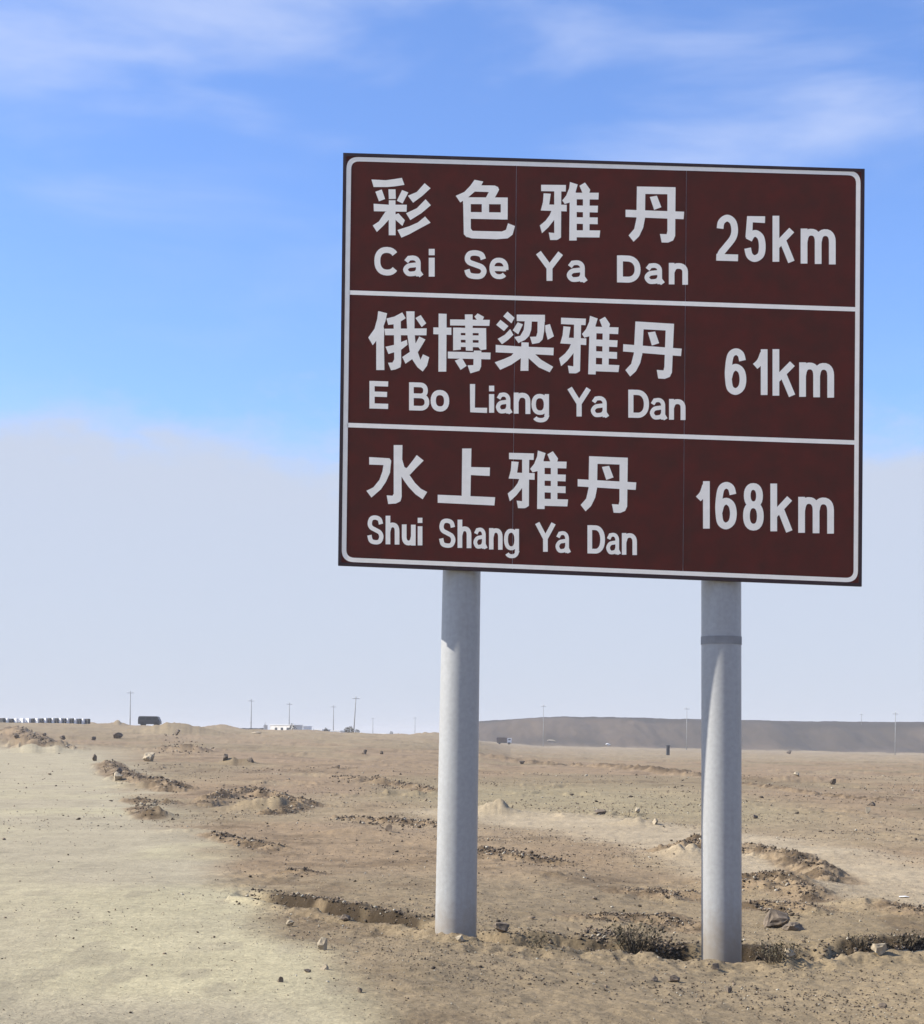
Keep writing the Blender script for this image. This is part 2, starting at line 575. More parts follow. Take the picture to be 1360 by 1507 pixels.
SOIL_BROWN = np.array([0.295, 0.230, 0.160]) * 0.68
SOIL_PINK = np.array([0.305, 0.238, 0.172]) * 0.68
SOIL_OLIVE = np.array([0.245, 0.215, 0.148]) * 0.68
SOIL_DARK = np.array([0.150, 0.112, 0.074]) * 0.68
SOIL_PALE = np.array([0.345, 0.290, 0.205]) * 0.68
ROAD_PALE = np.array([0.440, 0.417, 0.308]) * 0.70
ROAD_GREY = np.array([0.395, 0.368, 0.292]) * 0.70
SCARP = np.array([0.105, 0.085, 0.068]) * 0.55
SCARP2 = np.array([0.165, 0.130, 0.102]) * 0.58


def soil_colour(x, y):
    a = x / np.maximum(y, 1)
    c = lerp3(SOIL_BROWN, SOIL_PINK, ss(0.35, 0.65, vnoise(x / 4.5, y / 7, 101)))
    c = lerp3(c, SOIL_OLIVE, 0.55 * ss(0.45, 0.70, vnoise(x / 6.0 + 3, y / 11, 102)))
    c = lerp3(c, SOIL_DARK, 0.55 * ss(0.56, 0.80, vnoise(x / 1.3, y / 1.9, 103) * 0.6 + 0.4 * vnoise(x / .3, y / .4, 104)))
    c = lerp3(c, SOIL_PALE, 0.5 * ss(0.6, 0.85, vnoise(x / 3.1, y / 5.0, 105)))
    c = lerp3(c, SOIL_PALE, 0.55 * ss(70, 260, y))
    # greenish hardpan flat seen between the posts, and the wheel track that leads out of it
    bx, by = ground_xy(880, 1178)
    g = np.exp(-((x - bx) / 4.6) ** 4 - ((y - by) / 13.0) ** 4)
    c = lerp3(c, np.array([0.33, 0.295, 0.205]) * 0.68, 0.85 * g)
    tx = [ground_xy(*p) for p in ((700, 1196), (850, 1212), (1010, 1232), (1120, 1250), (1240, 1285), (1400, 1318))]
    for k in range(len(tx) - 1):
        (x0, y0), (x1, y1) = tx[k], tx[k + 1]
        L2 = (x1 - x0) ** 2 + (y1 - y0) ** 2
        tt = np.clip(((x - x0) * (x1 - x0) + (y - y0) * (y1 - y0)) / L2, 0, 1)
        d = np.hypot(x - x0 - tt * (x1 - x0), y - y0 - tt * (y1 - y0))
        w = 1.5 + 0.5 * vnoise(x, y, 107)
        c = lerp3(c, np.array([0.43, 0.375, 0.290]) * 0.68, 0.8 * (1 - ss(w * 0.5, w * 1.3, d)))
    m = road_mask(x, y)
    rc = lerp3(ROAD_PALE, ROAD_GREY, ss(0.3, 0.7, vnoise(x / 1.6, y / 3.5, 109)))
    lane = x - (1.7 - 0.25 * y)
    lane = lane + 0.25 * fbm(x * 0 + 2, y / 6.0, 120, 2)
    mark = 0.5 + 0.5 * np.cos(lane * 2 * math.pi / 1.7 + 0.6)
    rc = lerp3(rc, ROAD_GREY * 0.90, 0.35 * mark * ss(0.35, 0.65, vnoise(x / 0.7, y / 5.0, 121)))
    rc = lerp3(rc, ROAD_GREY * 0.80, 0.5 * ss(0.66, 0.85, vnoise(x / 0.22, y / 0.6, 122)))
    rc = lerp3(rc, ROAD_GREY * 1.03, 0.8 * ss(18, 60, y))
    c = lerp3(c, rc, m)
    for q, hh in RW:
        wv = max(3.2 * hh, 0.26)
        dm = np.full(x.shape, 1e9)
        for k in range(len(q) - 1):
            (x0, y0), (x1, y1) = q[k], q[k + 1]
            L2 = (x1 - x0) ** 2 + (y1 - y0) ** 2
            tt = np.clip(((x - x0) * (x1 - x0) + (y - y0) * (y1 - y0)) / L2, 0, 1)
            dm = np.minimum(dm, np.hypot(x - x0 - tt * (x1 - x0), (y - y0 - tt * (y1 - y0))))
        RM = (1 - ss(0.4 * wv, 1.3 * wv, dm)) * ss(0.35, 0.6, vnoise(x / wv * 1.6, y / wv * 1.2, 75))
        c = lerp3(c, SOIL_BROWN * 0.92, 0.85 * (1 - ss(0.8 * wv, 1.5 * wv, dm)))
        c = lerp3(c, SOIL_DARK * 0.70, 0.85 * RM)
    # dug-out earth in the ditch, its shade painted into the colour
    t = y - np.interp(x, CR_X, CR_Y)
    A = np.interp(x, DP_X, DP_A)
    ditch_shade = ss(0.02, 0.12, t) * (1 - ss(0.95, 1.25, t)) * ss(0.10, 0.2, A) * ss(0.25, 0.6, vnoise(x / .25, y / .25, 108) + 0.22)
    c = lerp3(c, SOIL_DARK * 0.34, 0.95 * ditch_shade)
    f = ss(585, 625, y) * (np.interp(a, PA, PZ) > 1.0)
    sc = lerp3(SCARP, SCARP2, ss(0.3, 0.7, vnoise(x / 16, y / 60, 110)))
    sc = lerp3(sc, SCARP * 0.55, ss(676, 690, y))
    c = lerp3(c, sc * 0.8, f)
    return c


s1 = 1.0 / np.linspace(1 / 7.0, 1 / 120.0, 800)
s2 = np.geomspace(120, 560, 62)[1:]
s3 = np.linspace(560, 730, 60)[1:]
s4 = np.geomspace(730, 4000, 14)[1:]
s0 = np.linspace(-45, 7.0, 40)[:-1]
YS = np.concatenate([s0, s1, s2, s3, s4])
uc = np.linspace(-0.335, 0.335, 800)
ue = 0.335 + np.geomspace(0.002, 1.4, 46)
US = np.concatenate([-ue[::-1], uc, ue])
W = np.where(YS >= 4, YS, 4 + (4 - YS) * 0.9)
XX = US[None, :] * W[:, None]
YY = np.repeat(YS[:, None], len(US), 1)
ZZ = height(XX, YY)
nr, nc = XX.shape
P = np.stack([XX, YY, ZZ], -1).reshape(-1, 3)
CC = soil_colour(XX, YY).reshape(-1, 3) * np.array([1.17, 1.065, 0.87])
ii = np.arange(nr * nc).reshape(nr, nc)
Q = np.stack([ii[:-1, :-1], ii[:-1, 1:], ii[1:, 1:], ii[1:, :-1]], -1)
fcx = (XX[:-1, :-1] + XX[1:, 1:]) / 2
fcy = (YY[:-1, :-1] + YY[1:, 1:]) / 2
is_plateau = (fcy > 600) & (np.interp(fcx / np.maximum(fcy, 1), PA, PZ) > 2.0)
is_road = (road_mask(fcx, fcy) > 0.5) & ~is_plateau


def grid_obj(name, mask):
    q = Q[mask]
    used = np.unique(q)
    remap = np.zeros(nr * nc, np.int64)
    remap[used] = np.arange(len(used))
    q = remap[q]
    me = bpy.data.meshes.new(name)
    me.vertices.add(len(used))
    me.vertices.foreach_set('co', P[used].astype(np.float32).ravel())
    me.loops.add(q.size)
    me.loops.foreach_set('vertex_index', q.ravel().astype(np.int32))
    me.polygons.add(len(q))
    me.polygons.foreach_set('loop_start', np.arange(0, q.size, 4, dtype=np.int32))
    me.polygons.foreach_set('use_smooth', np.ones(len(q), bool))
    me.update(calc_edges=True)
    att = me.color_attributes.new('soil', 'FLOAT_COLOR', 'POINT')
    c4 = np.ones((len(used), 4), np.float32)
    c4[:, :3] = CC[used]
    att.data.foreach_set('color', c4.ravel())
    o = link(name, me, M_SOIL)
    tag(o, kind='structure')
    return o


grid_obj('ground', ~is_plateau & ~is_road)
grid_obj('dirt_road', is_road)
grid_obj('plateau', is_plateau)

# ------------------------------------------------------------------ the road sign
YL, YR = F * 3.6 / 767 * 610 / 606, F * 3.6 / 767 * 610 / 614
pL = Vector((ray(501, 540)[0] * YL, YL))
pR = Vector((ray(1270, 560)[0] * YR, YR))
dv = (pR - pL).normalized()
nv = Vector((-dv.y, dv.x))            # points away from the camera
if nv.y < 0:
    nv = -nv


def on_plate(px, py, off=0.0):
    """photo pixel -> point on the sign plane moved 'off' metres towards the back"""
    x, z = ray(px, py)
    o = pL + nv * 0.0
    t = (o.x * nv.x + o.y * nv.y) / (x * nv.x + 1.0 * nv.y)
    return Vector((x * t + nv.x * off, t + nv.y * off, EYE + z * t))


sign = empty('road_sign', (0.95, 11.45, 0.0))
tag(sign, 'large brown tourist road sign with white Chinese and pinyin lettering on two grey posts', 'road sign')
S_INV = Matrix.Translation(-Vector(sign.location))


def plate_poly(pts, o0, o1):
    """closed photo-pixel outline -> slab on the sign between two offsets"""
    n = len(pts)
    vs = [S_INV @ on_plate(*p, o0) for p in pts] + [S_INV @ on_plate(*p, o1) for p in pts]
    fs = [list(range(n)), list(range(2 * n - 1, n - 1, -1))]
    fs += [[i, i + n, (i + 1) % n + n, (i + 1) % n] for i in range(n)]
    return vs, fs


def slab(name, pts, o0, o1, mat):
    vs, fs = plate_poly(pts, o0, o1)
    bm = bmesh.new()
    bv = [bm.verts.new(v) for v in vs]
    for f in fs:
        bm.faces.new([bv[i] for i in f])
    return link(name, bm_mesh(name, bm), mat, sign)


TL, TR, BR, BL = (505.2, 225.0), (1272.6, 248.6), (1268.3, 863.0), (497.6, 832.2)


def quad_pt(u, v):
    a = (TL[0] + (TR[0] - TL[0]) * u, TL[1] + (TR[1] - TL[1]) * u)
    b = (BL[0] + (BR[0] - BL[0]) * u, BL[1] + (BR[1] - BL[1]) * u)
    return (a[0] + (b[0] - a[0]) * v, a[1] + (b[1] - a[1]) * v)


eu, ev = 4.6 / 768, 4.6 / 611
g = 0.36 / 768
for (u0, u1) in ((eu, 0.3325 - g), (0.3325 + g, 0.6585 - g), (0.6585 + g, 1 - eu)):
    o = slab('panel_sheet', [quad_pt(u0, ev), quad_pt(u1, ev), quad_pt(u1, 1 - ev), quad_pt(u0, 1 - ev)], 0.0, 0.004, M_BROWN)
slab('backing_plate', [quad_pt(eu, ev), quad_pt(1 - eu, ev), quad_pt(1 - eu, 1 - ev), quad_pt(eu, 1 - ev)], 0.006, 0.016, M_BACK)
# dark folded rim: four strips butted end to end
for pts in ([quad_pt(0, 0), quad_pt(1, 0), quad_pt(1, ev), quad_pt(0, ev)],
            [quad_pt(0, 1 - ev), quad_pt(1, 1 - ev), quad_pt(1, 1), quad_pt(0, 1)],
            [quad_pt(0, ev), quad_pt(eu, ev), quad_pt(eu, 1 - ev), quad_pt(0, 1 - ev)],
            [quad_pt(1 - eu, ev), quad_pt(1, ev), quad_pt(1, 1 - ev), quad_pt(1 - eu, 1 - ev)]):
    slab('rim', pts, -0.003, 0.030 if pts[0][0] > 600 or pts[1][0] > 600 else 0.150, M_FRAME)  # left strip deepened, unseen behind the panel, to shade the left post


def union_tris(polys):
    """2-D union of simple polygons as triangles"""
    vs, fs = [], []
    for p in polys:
        ar = sum(p[i - 1][0] * p[i][1] - p[i][0] * p[i - 1][1] for i in range(len(p)))
        if abs(ar) < 1e-3:
            continue
        if ar < 0:
            p = p[::-1]
        k = len(vs)
        vs += [Vector((a, b)) for a, b in p]
        fs.append(list(range(k, k + len(p))))
    r = delaunay_2d_cdt(vs, [], fs, 0, 1e-4)
    ov, of, src = r[0], r[2], r[5]
    keep = [f for f, s in zip(of, src) if len(s)]
    return [tuple(v) for v in ov], keep


def film(name, polys, mat=None, off=-0.0004, label=None):
    ov, keep = union_tris(polys)
    vs = [S_INV @ on_plate(x, y, off) for x, y in ov]
    bm = bmesh.new()
    bv = [bm.verts.new(v) for v in vs]
    for f in keep:
        try:
            bm.faces.new([bv[i] for i in f])
        except ValueError:
            pass
    for v in [v for v in bm.verts if not v.link_faces]:
        bm.verts.remove(v)
    for f in bm.faces:
        f.normal_update()
        if f.normal.y > 0:
            f.normal_flip()
    me = bpy.data.meshes.new(name)
    bm.to_mesh(me)
    bm.free()
    o = link(name, me, mat or M_WHITE, sign)
    if label:
        o['label'] = label
    return o


# border line: ring with rounded corners
def corner_ring(c, rad):
    pts = []
    n = len(c)
    for i in range(n):
        p0, p1, p2 = Vector(c[i - 1]), Vector(c[i]), Vector(c[(i + 1) % n])
        a = (p0 - p1).normalized()
        b = (p2 - p1).normalized()
        for k in range(9):
            t = k / 8
            q = (p1 + a * rad) * (1 - t) ** 2 + p1 * 2 * t * (1 - t) + (p1 + b * rad) * t ** 2
            pts.append((q.x, q.y))
    return pts


oc = corner_ring([(510.2, 230.6), (1266.6, 251.8), (1262.6, 857.4), (502.8, 826.6)], 18)
ic = corner_ring([(517.0, 237.2), (1260.0, 258.2), (1256.2, 850.8), (509.6, 820.4)], 12)
film('border_line', [[oc[i], oc[(i + 1) % len(oc)], ic[(i + 1) % len(oc)], ic[i]] for i in range(len(oc))])
film('divider_line', [[(513.5, 427.2), (1258.9, 452.0), (1258.8, 458.4), (513.4, 433.6)]])
film('divider_line', [[(511.0, 622.2), (1257.6, 648.0), (1257.5, 654.4), (510.9, 628.8)]])

# ---- Chinese characters: outlines on a 1360-unit square that covers 100 photo pixels
G = {}
G['cai'] = [[(92, 125), (380, 140), (560, 115), (700, 92), (752, 232), (560, 262), (400, 275), (135, 275)],
            [(170, 370), (298, 325), (365, 515), (242, 562)], [(432, 322), (572, 322), (580, 512), (440, 517)],
            [(705, 335), (830, 385), (715, 605), (600, 550)], [(440, 541), (572, 541), (575, 1240), (438, 1240)],
            [(135, 610), (440, 630), (800, 630), (795, 770), (140, 760)],
            [(370, 770), (440, 760), (540, 850), (440, 930), (330, 1050), (200, 1175), (118, 1045), (240, 965)],
            [(540, 840), (630, 800), (760, 940), (712, 1055), (570, 930)],
            [(820, 450), (1000, 375), (1155, 200), (1275, 300), (1100, 460), (925, 590)],
            [(785, 800), (1000, 700), (1175, 520), (1280, 640), (1090, 800), (870, 938)],
            [(612, 1135), (850, 1060), (1020, 985), (1165, 865), (1275, 990), (1050, 1110), (850, 1220), (692, 1288)]]
G['se'] = [[(455, 90), (630, 125), (590, 200), (455, 330), (330, 440), (170, 545), (78, 410), (250, 335), (370, 210)],
           [(540, 200), (860, 205), (925, 235), (948, 290), (860, 450), (680, 450), (740, 335), (440, 325)],
           [(225, 440), (1118, 445), (1118, 580), (225, 575)],
           [(225, 440), (380, 460), (380, 1060), (410, 1115), (300, 1240), (240, 1180)],
           [(600, 560), (745, 560), (745, 760), (600, 760)], [(980, 445), (1120, 445), (1117, 885), (980, 885)],
           [(300, 735), (1115, 745), (1115, 885), (300, 870)],
           [(390, 1085), (420, 1112), (1000, 1125), (1085, 1090), (1125, 960), (1265, 1015), (1215, 1190), (1120, 1262),
            (900, 1280), (400, 1262), (280, 1225), (235, 1130)]]
G['ya'] = [[(88, 135), (585, 140), (580, 270), (88, 262)], [(350, 140), (492, 140), (485, 1190), (420, 1235), (350, 1200)],
           [(240, 1090), (350, 1100), (485, 1120), (480, 1195), (400, 1240), (268, 1240)],
           [(138, 305), (280, 315), (250, 530), (230, 655), (80, 650), (125, 480)],
           [(120, 530), (600, 535), (600, 668), (100, 650)],
           [(300, 640), (430, 640), (400, 760), (340, 850), (230, 990), (105, 1105), (62, 950), (180, 850), (260, 740)],
           [(665, 80), (820, 130), (780, 270), (780, 430), (660, 490), (560, 520), (510, 450), (590, 350), (650, 200)],
           [(660, 420), (800, 400), (800, 1250), (650, 1250)], [(855, 155), (965, 90), (1070, 235), (1050, 310), (920, 310)],
           [(760, 295), (1240, 295), (1235, 430), (760, 425)], [(760, 550), (1225, 555), (1220, 690), (760, 680)],
           [(760, 785), (1220, 790), (1220, 925), (760, 915)], [(760, 1045), (1270, 1050), (1255, 1190), (760, 1185)],
           [(925, 300), (1060, 300), (1055, 1100), (925, 1100)]]
G['dan'] = [[(305, 115), (1078, 130), (1078, 272), (305, 262)],
            [(305, 115), (475, 130), (465, 760), (430, 940), (350, 1110), (238, 1220), (138, 1095), (250, 965), (295, 760)],
            [(78, 580), (1250, 620), (1240, 770), (78, 725)],
            [(915, 130), (1078, 130), (1070, 1110), (915, 1110)],
            [(765, 1065), (900, 1070), (915, 1000), (1070, 1000), (1068, 1110), (1030, 1195), (930, 1238), (800, 1235)],
            [(562, 325), (705, 300), (795, 530), (650, 583)]]
G['e'] = [[(255, 65), (432, 110), (400, 260), (360, 370), (375, 440), (370, 640), (215, 660), (145, 750), (55, 595), (180, 420), (235, 220)],
          [(215, 420), (365, 400), (378, 1245), (215, 1245)],
          [(418, 215), (580, 175), (735, 92), (805, 208), (700, 275), (560, 330), (455, 342)],
          [(560, 250), (705, 250), (715, 1100), (700, 1190), (600, 1235), (510, 1250), (450, 1100), (540, 1095), (575, 1030), (570, 600)],
          [(378, 420), (1225, 412), (1220, 550), (395, 548)],
          [(400, 780), (560, 745), (830, 640), (840, 740), (700, 850), (460, 925)],
          [(815, 70), (980, 72), (980, 480), (1000, 700), (1050, 900), (1100, 1040), (1150, 930), (1275, 990), (1230, 1160),
           (1145, 1275), (1040, 1190), (940, 1040), (880, 850), (840, 550)],
          [(1075, 575), (1200, 635), (1060, 870), (930, 1030), (800, 1118), (735, 985), (890, 880), (1010, 700)],
          [(1000, 205), (1105, 145), (1215, 310), (1125, 385)]]
G['bo'] = [[(185, 88), (345, 95), (338, 1250), (180, 1250)], [(80, 365), (440, 370), (440, 515), (78, 500)],
           [(415, 205), (1210, 215), (1200, 335), (415, 325)], [(900, 150), (965, 85), (1095, 155), (1060, 230), (960, 225)],
           [(710, 105), (865, 105), (870, 835), (730, 828)], [(475, 370), (630, 370), (630, 810), (475, 825)],
           [(475, 370), (1135, 380), (1135, 480), (475, 475)], [(985, 380), (1135, 380), (1140, 805), (1030, 820), (985, 770)],
           [(600, 522), (1050, 527), (1050, 622), (600, 612)], [(600, 668), (1050, 673), (1050, 763), (600, 755)],
           [(370, 850), (1225, 870), (1220, 1005), (370, 985)],
           [(890, 830), (1040, 830), (1035, 1150), (1000, 1230), (820, 1285), (765, 1125), (880, 1120)],
           [(510, 1030), (650, 975), (745, 1135), (625, 1215)]]
G['liang'] = [[(240, 130), (325, 35), (468, 160), (405, 270)], [(100, 300), (185, 200), (345, 325), (255, 425)],
              [(130, 580), (270, 500), (380, 385), (445, 500), (340, 600), (215, 690)],
              [(510, 95), (1075, 100), (1075, 240), (510, 225)],
              [(675, 200), (815, 200), (800, 400), (760, 520), (680, 600), (545, 665), (460, 545), (580, 520), (650, 400)],
              [(930, 120), (1075, 120), (1060, 420), (1030, 590), (960, 660), (820, 685), (775, 540), (900, 535), (925, 450)],
              [(530, 250), (635, 290), (540, 490), (430, 410)], [(1080, 310), (1175, 285), (1255, 530), (1130, 600), (1085, 420)],
              [(90, 700), (600, 735), (1250, 760), (1245, 910), (880, 890), (400, 865), (90, 850)],
              [(605, 650), (750, 655), (745, 1220), (585, 1220)],
              [(460, 850), (640, 880), (590, 970), (400, 1100), (180, 1200), (70, 1050), (250, 985), (400, 920)],
              [(700, 870), (860, 870), (1000, 1000), (1240, 1140), (1170, 1250), (950, 1150), (750, 970)]]
G['shui'] = [[(605, 95), (780, 95), (775, 380), (820, 540), (760, 700), (765, 1130), (740, 1220), (650, 1265), (495, 1275), (465, 1100), (580, 1110), (605, 1070)],
             [(115, 335), (520, 360), (555, 410), (530, 650), (450, 830), (350, 980), (160, 1145), (58, 1010), (200, 940), (320, 790), (380, 620), (400, 495), (115, 485)],
             [(1065, 295), (1205, 405), (1050, 560), (930, 690), (780, 620), (880, 540), (990, 400)],
             [(800, 520), (860, 560), (925, 700), (1030, 850), (1150, 970), (1275, 1035), (1185, 1180), (1040, 1080), (900, 930), (800, 790), (740, 690), (740, 560)]]
G['shang'] = [[(575, 110), (760, 110), (740, 1080), (565, 1080)], [(735, 480), (1130, 490), (1125, 660), (735, 640)],
              [(85, 1035), (1235, 1085), (1220, 1250), (85, 1195)]]
ID = (0, 0, 0, 0)
CHARS = [('cai', 540, 255, ID, '彩'), ('se', 665, 258, ID, '色'), ('ya', 790, 262, ID, '雅'), ('dan', 915, 266, ID, '丹'),
         ('e', 538, 453, ID, '俄'), ('bo', 632, 455, ID, '博'), ('liang', 723, 456, ID, '梁'),
         ('ya', 815, 460, (62, -0.018, -35, 0.030), '雅'), ('dan', 910, 465, (42, -0.035, -18, 0.042), '丹'),
         ('shui', 535, 648, ID, '水'), ('shang', 638, 652, ID, '上'),
         ('ya', 742, 655, (10, 0, 18, 0.016), '雅'), ('dan', 845, 662, (-4, -0.004, 5, 0.022), '丹')]
for key, ox, oy, (ax, bx, ay, by), ch in CHARS:
    polys = [[(ox + (x + ax + bx * y) / 13.6, oy + (y + ay + by * x) / 13.6) for x, y in p] for p in G[key]]
    film('chinese_character', polys)


# ---- Latin letters and figures: centre lines on a unit box, given a stroke width
def spline(pts, n=6):
    out = []
    P_ = [pts[0]] + list(pts) + [pts[-1]]
    for i in range(1, len(P_) - 2):
        p0, p1, p2, p3 = (np.array(P_[i + k], float) for k in (-1, 0, 1, 2))
        for k in range(n):
            t = k / n
            q = 0.5 * ((2 * p1) + (p2 - p0) * t + (2 * p0 - 5 * p1 + 4 * p2 - p3) * t * t + (-p0 + 3 * p1 - 3 * p2 + p3) * t ** 3)
            out.append(tuple(q))
    out.append(tuple(pts[-1]))
    return out


def arc(cx, cy, rx, ry, a0, a1, n=22, pw=2.3):
    o = []
    for k in range(n + 1):
        t = math.radians(a0 + (a1 - a0) * k / n)
        c, s = math.cos(t), math.sin(t)
        o.append((cx + rx * math.copysign(abs(c) ** (2 / pw), c), cy + ry * math.copysign(abs(s) ** (2 / pw), s)))
    return o


def stroke(pts, w, e0=False, e1=False, closed=False):
    """polyline -> list of quads (overlapping at the joints) in pixel space"""
    P_ = [Vector(p) for p in pts]
    if closed:
        P_.append(P_[0])
    else:
        if e0: P_[0] = P_[0] + (P_[0] - P_[1]).normalized() * w / 2
        if e1: P_[-1] = P_[-1] + (P_[-1] - P_[-2]).normalized() * w / 2
    n = len(P_)
    nrm = []
    for i in range(n):
        if closed:
            a = (P_[i] - P_[i - 1 if i else n - 2])
            b = (P_[i + 1 if i < n - 1 else 1] - P_[i])
        else:
            a = P_[i] - P_[i - 1] if i else P_[1] - P_[0]
            b = P_[i + 1] - P_[i] if i < n - 1 else P_[i] - P_[i - 1]
        a = a.normalized(); b = b.normalized()
        t = (a + b)
        t = t.normalized() if t.length > 1e-6 else a
        m = Vector((-t.y, t.x))
        k = max(0.8, m.dot(Vector((-a.y, a.x))))
        nrm.append(m * (w / 2 / k))
    return [[tuple(P_[i] + nrm[i]), tuple(P_[i + 1] + nrm[i + 1]), tuple(P_[i + 1] - nrm[i + 1]), tuple(P_[i] - nrm[i])] for i in range(n - 1)]


# each entry: (points, extend start, extend end, closed)
LT = {
    'C': [(arc(.53, .5, .53, .5, -38, -322), 0, 0, 0)],
    'S': [(spline([(.96, .26), (.84, .07), (.5, 0), (.16, .05), (.03, .24), (.14, .40), (.5, .50), (.86, .60), (.99, .77), (.84, .96), (.5, 1), (.13, .94), (0, .72)]), 0, 0, 0)],
    'Y': [([(0.02, 0), (.5, .55)], 1, 0, 0), ([(.98, 0), (.5, .55)], 1, 0, 0), ([(.5, .50), (.5, 1)], 0, 1, 0)],
    'D': [([(0, 0), (0, 1)], 1, 1, 0), ([(0, 0)] + arc(.42, .5, .58, .5, -90, 90, pw=2.2) + [(0, 1)], 0, 0, 0)],
    'E': [([(0, 0), (0, 1)], 1, 1, 0), ([(0, 0), (1, 0)], 0, 1, 0), ([(0, .47), (.92, .47)], 0, 1, 0), ([(0, 1), (1, 1)], 0, 1, 0)],
    'B': [([(0, 0), (0, 1)], 1, 1, 0), ([(0, 0)] + arc(.55, .235, .36, .235, -90, 90) + [(0, .47)], 0, 0, 0),
          ([(0, .47)] + arc(.55, .735, .45, .265, -90, 90) + [(0, 1)], 0, 0, 0)],
    'L': [([(0, 0), (0, 1), (1, 1)], 1, 1, 0)],
    'a': [([(.93, 1.0), (.93, .34)] + arc(.5, .34, .43, .34, 0, -90, 8)[1:] + [(.25, .03), (.05, .25)], 1, 0, 0),
          (spline([(.93, .42), (.6, .45), (.2, .52), (0, .75), (.18, .98), (.48, 1), (.78, .93), (.93, .74)]), 0, 0, 0),
          ([(.93, .85), (1.06, 1.0)], 0, 1, 0)],
    'e': [([(0.02, .52), (1, .52)], 0, 0, 0), ([(1, .58)] + arc(.5, .5, .5, .5, 0, -318), 0, 0, 0)],
    'i': [([(.5, .27), (.5, 1)], 0, 1, 0), ([(.5, 0), (.5, .02)], 1, 1, 0)],
    'n': [([(0, 0), (0, 1)], 1, 1, 0), ([(0, .42)] + arc(.53, .38, .47, .38, -150, 0, 10) + [(1, 1)], 0, 1, 0)],
    'u': [([(1, 0), (1, 1)], 1, 1, 0), ([(0, 0)] + arc(.47, .62, .47, .38, 180, 30, 10) + [(1, .58)], 1, 0, 0)],
    'h': [([(0, 0), (0, 1)], 1, 1, 0), ([(0, .58)] + arc(.53, .54, .47, .26, -150, 0, 10) + [(1, 1)], 0, 1, 0)],
    'o': [(arc(.5, .5, .5, .5, 0, 345, 23), 0, 0, 1)],
    'g': [(arc(.47, .345, .47, .345, 0, 345, 23), 0, 0, 1),
          ([(1, 0), (1, .78)] + arc(.52, .78, .48, .22, 0, 150, 10), 1, 0, 0)],
    'k': [([(0, 0), (0, 1)], 1, 1, 0), ([(.92, .33), (0, .70)], 1, 0, 0), ([(.42, .50), (.97, 1)], 0, 1, 0)],
    'm': [([(0, 0), (0, 1)], 1, 1, 0), ([(0, .36)] + arc(.26, .32, .24, .32, -160, 0, 10) + [(.5, 1)], 0, 1, 0),
          ([(.5, .36)] + arc(.76, .32, .24, .32, -160, 0, 10) + [(1, 1)], 0, 1, 0)],
    '1': [([(1, 0), (1, 1)], 1, 1, 0), (spline([(.92, .02), (.55, .23), (0, .36)]), 0, 0, 0)],
    '2': [(spline([(.03, .27), (.12, .10), (.5, 0), (.88, .09), (1, .30), (.88, .50), (.45, .72), (.12, .88), (.0, 1)]), 0, 0, 0),
          ([(0, 1), (1, 1)], 1, 1, 0)],
    '5': [([(.96, 0), (.16, 0), (.08, .47)], 1, 0, 0), (spline([(.08, .53), (.28, .40), (.58, .36), (.9, .46), (1, .68), (.9, .90), (.5, 1), (.14, .93), (0, .74)]), 0, 0, 0)],
    '6': [(spline([(.97, .22), (.84, .06), (.5, 0), (.15, .10), (0, .42), (0, .68), (.12, .92), (.5, 1), (.88, .90), (1, .69), (.88, .48), (.52, .39), (.18, .47), (.02, .66)]), 0, 0, 0)],
    '8': [(arc(.5, .225, .44, .225, 0, 345, 23), 0, 0, 1), (arc(.5, .725, .5, .275, 0, 345, 23), 0, 0, 1)],
}


def letter(ch, box, w):
    x0, y0, x1, y1 = box
    sx, sy = (x1 - x0 - w), (y1 - y0 - w)
    if ch == 'i':
        sx = 0.0001
    xm = (x0 + x1) / 2
    out = []
    for pts, a, b, c in LT[ch]:
        q = []
        for (u, v) in pts:
            X = x0 + w / 2 + sx * u
            q.append((X, y0 + w / 2 + sy * v + 0.030 * (X - xm)))
        out += stroke(q, w, a, b, c)
    return out


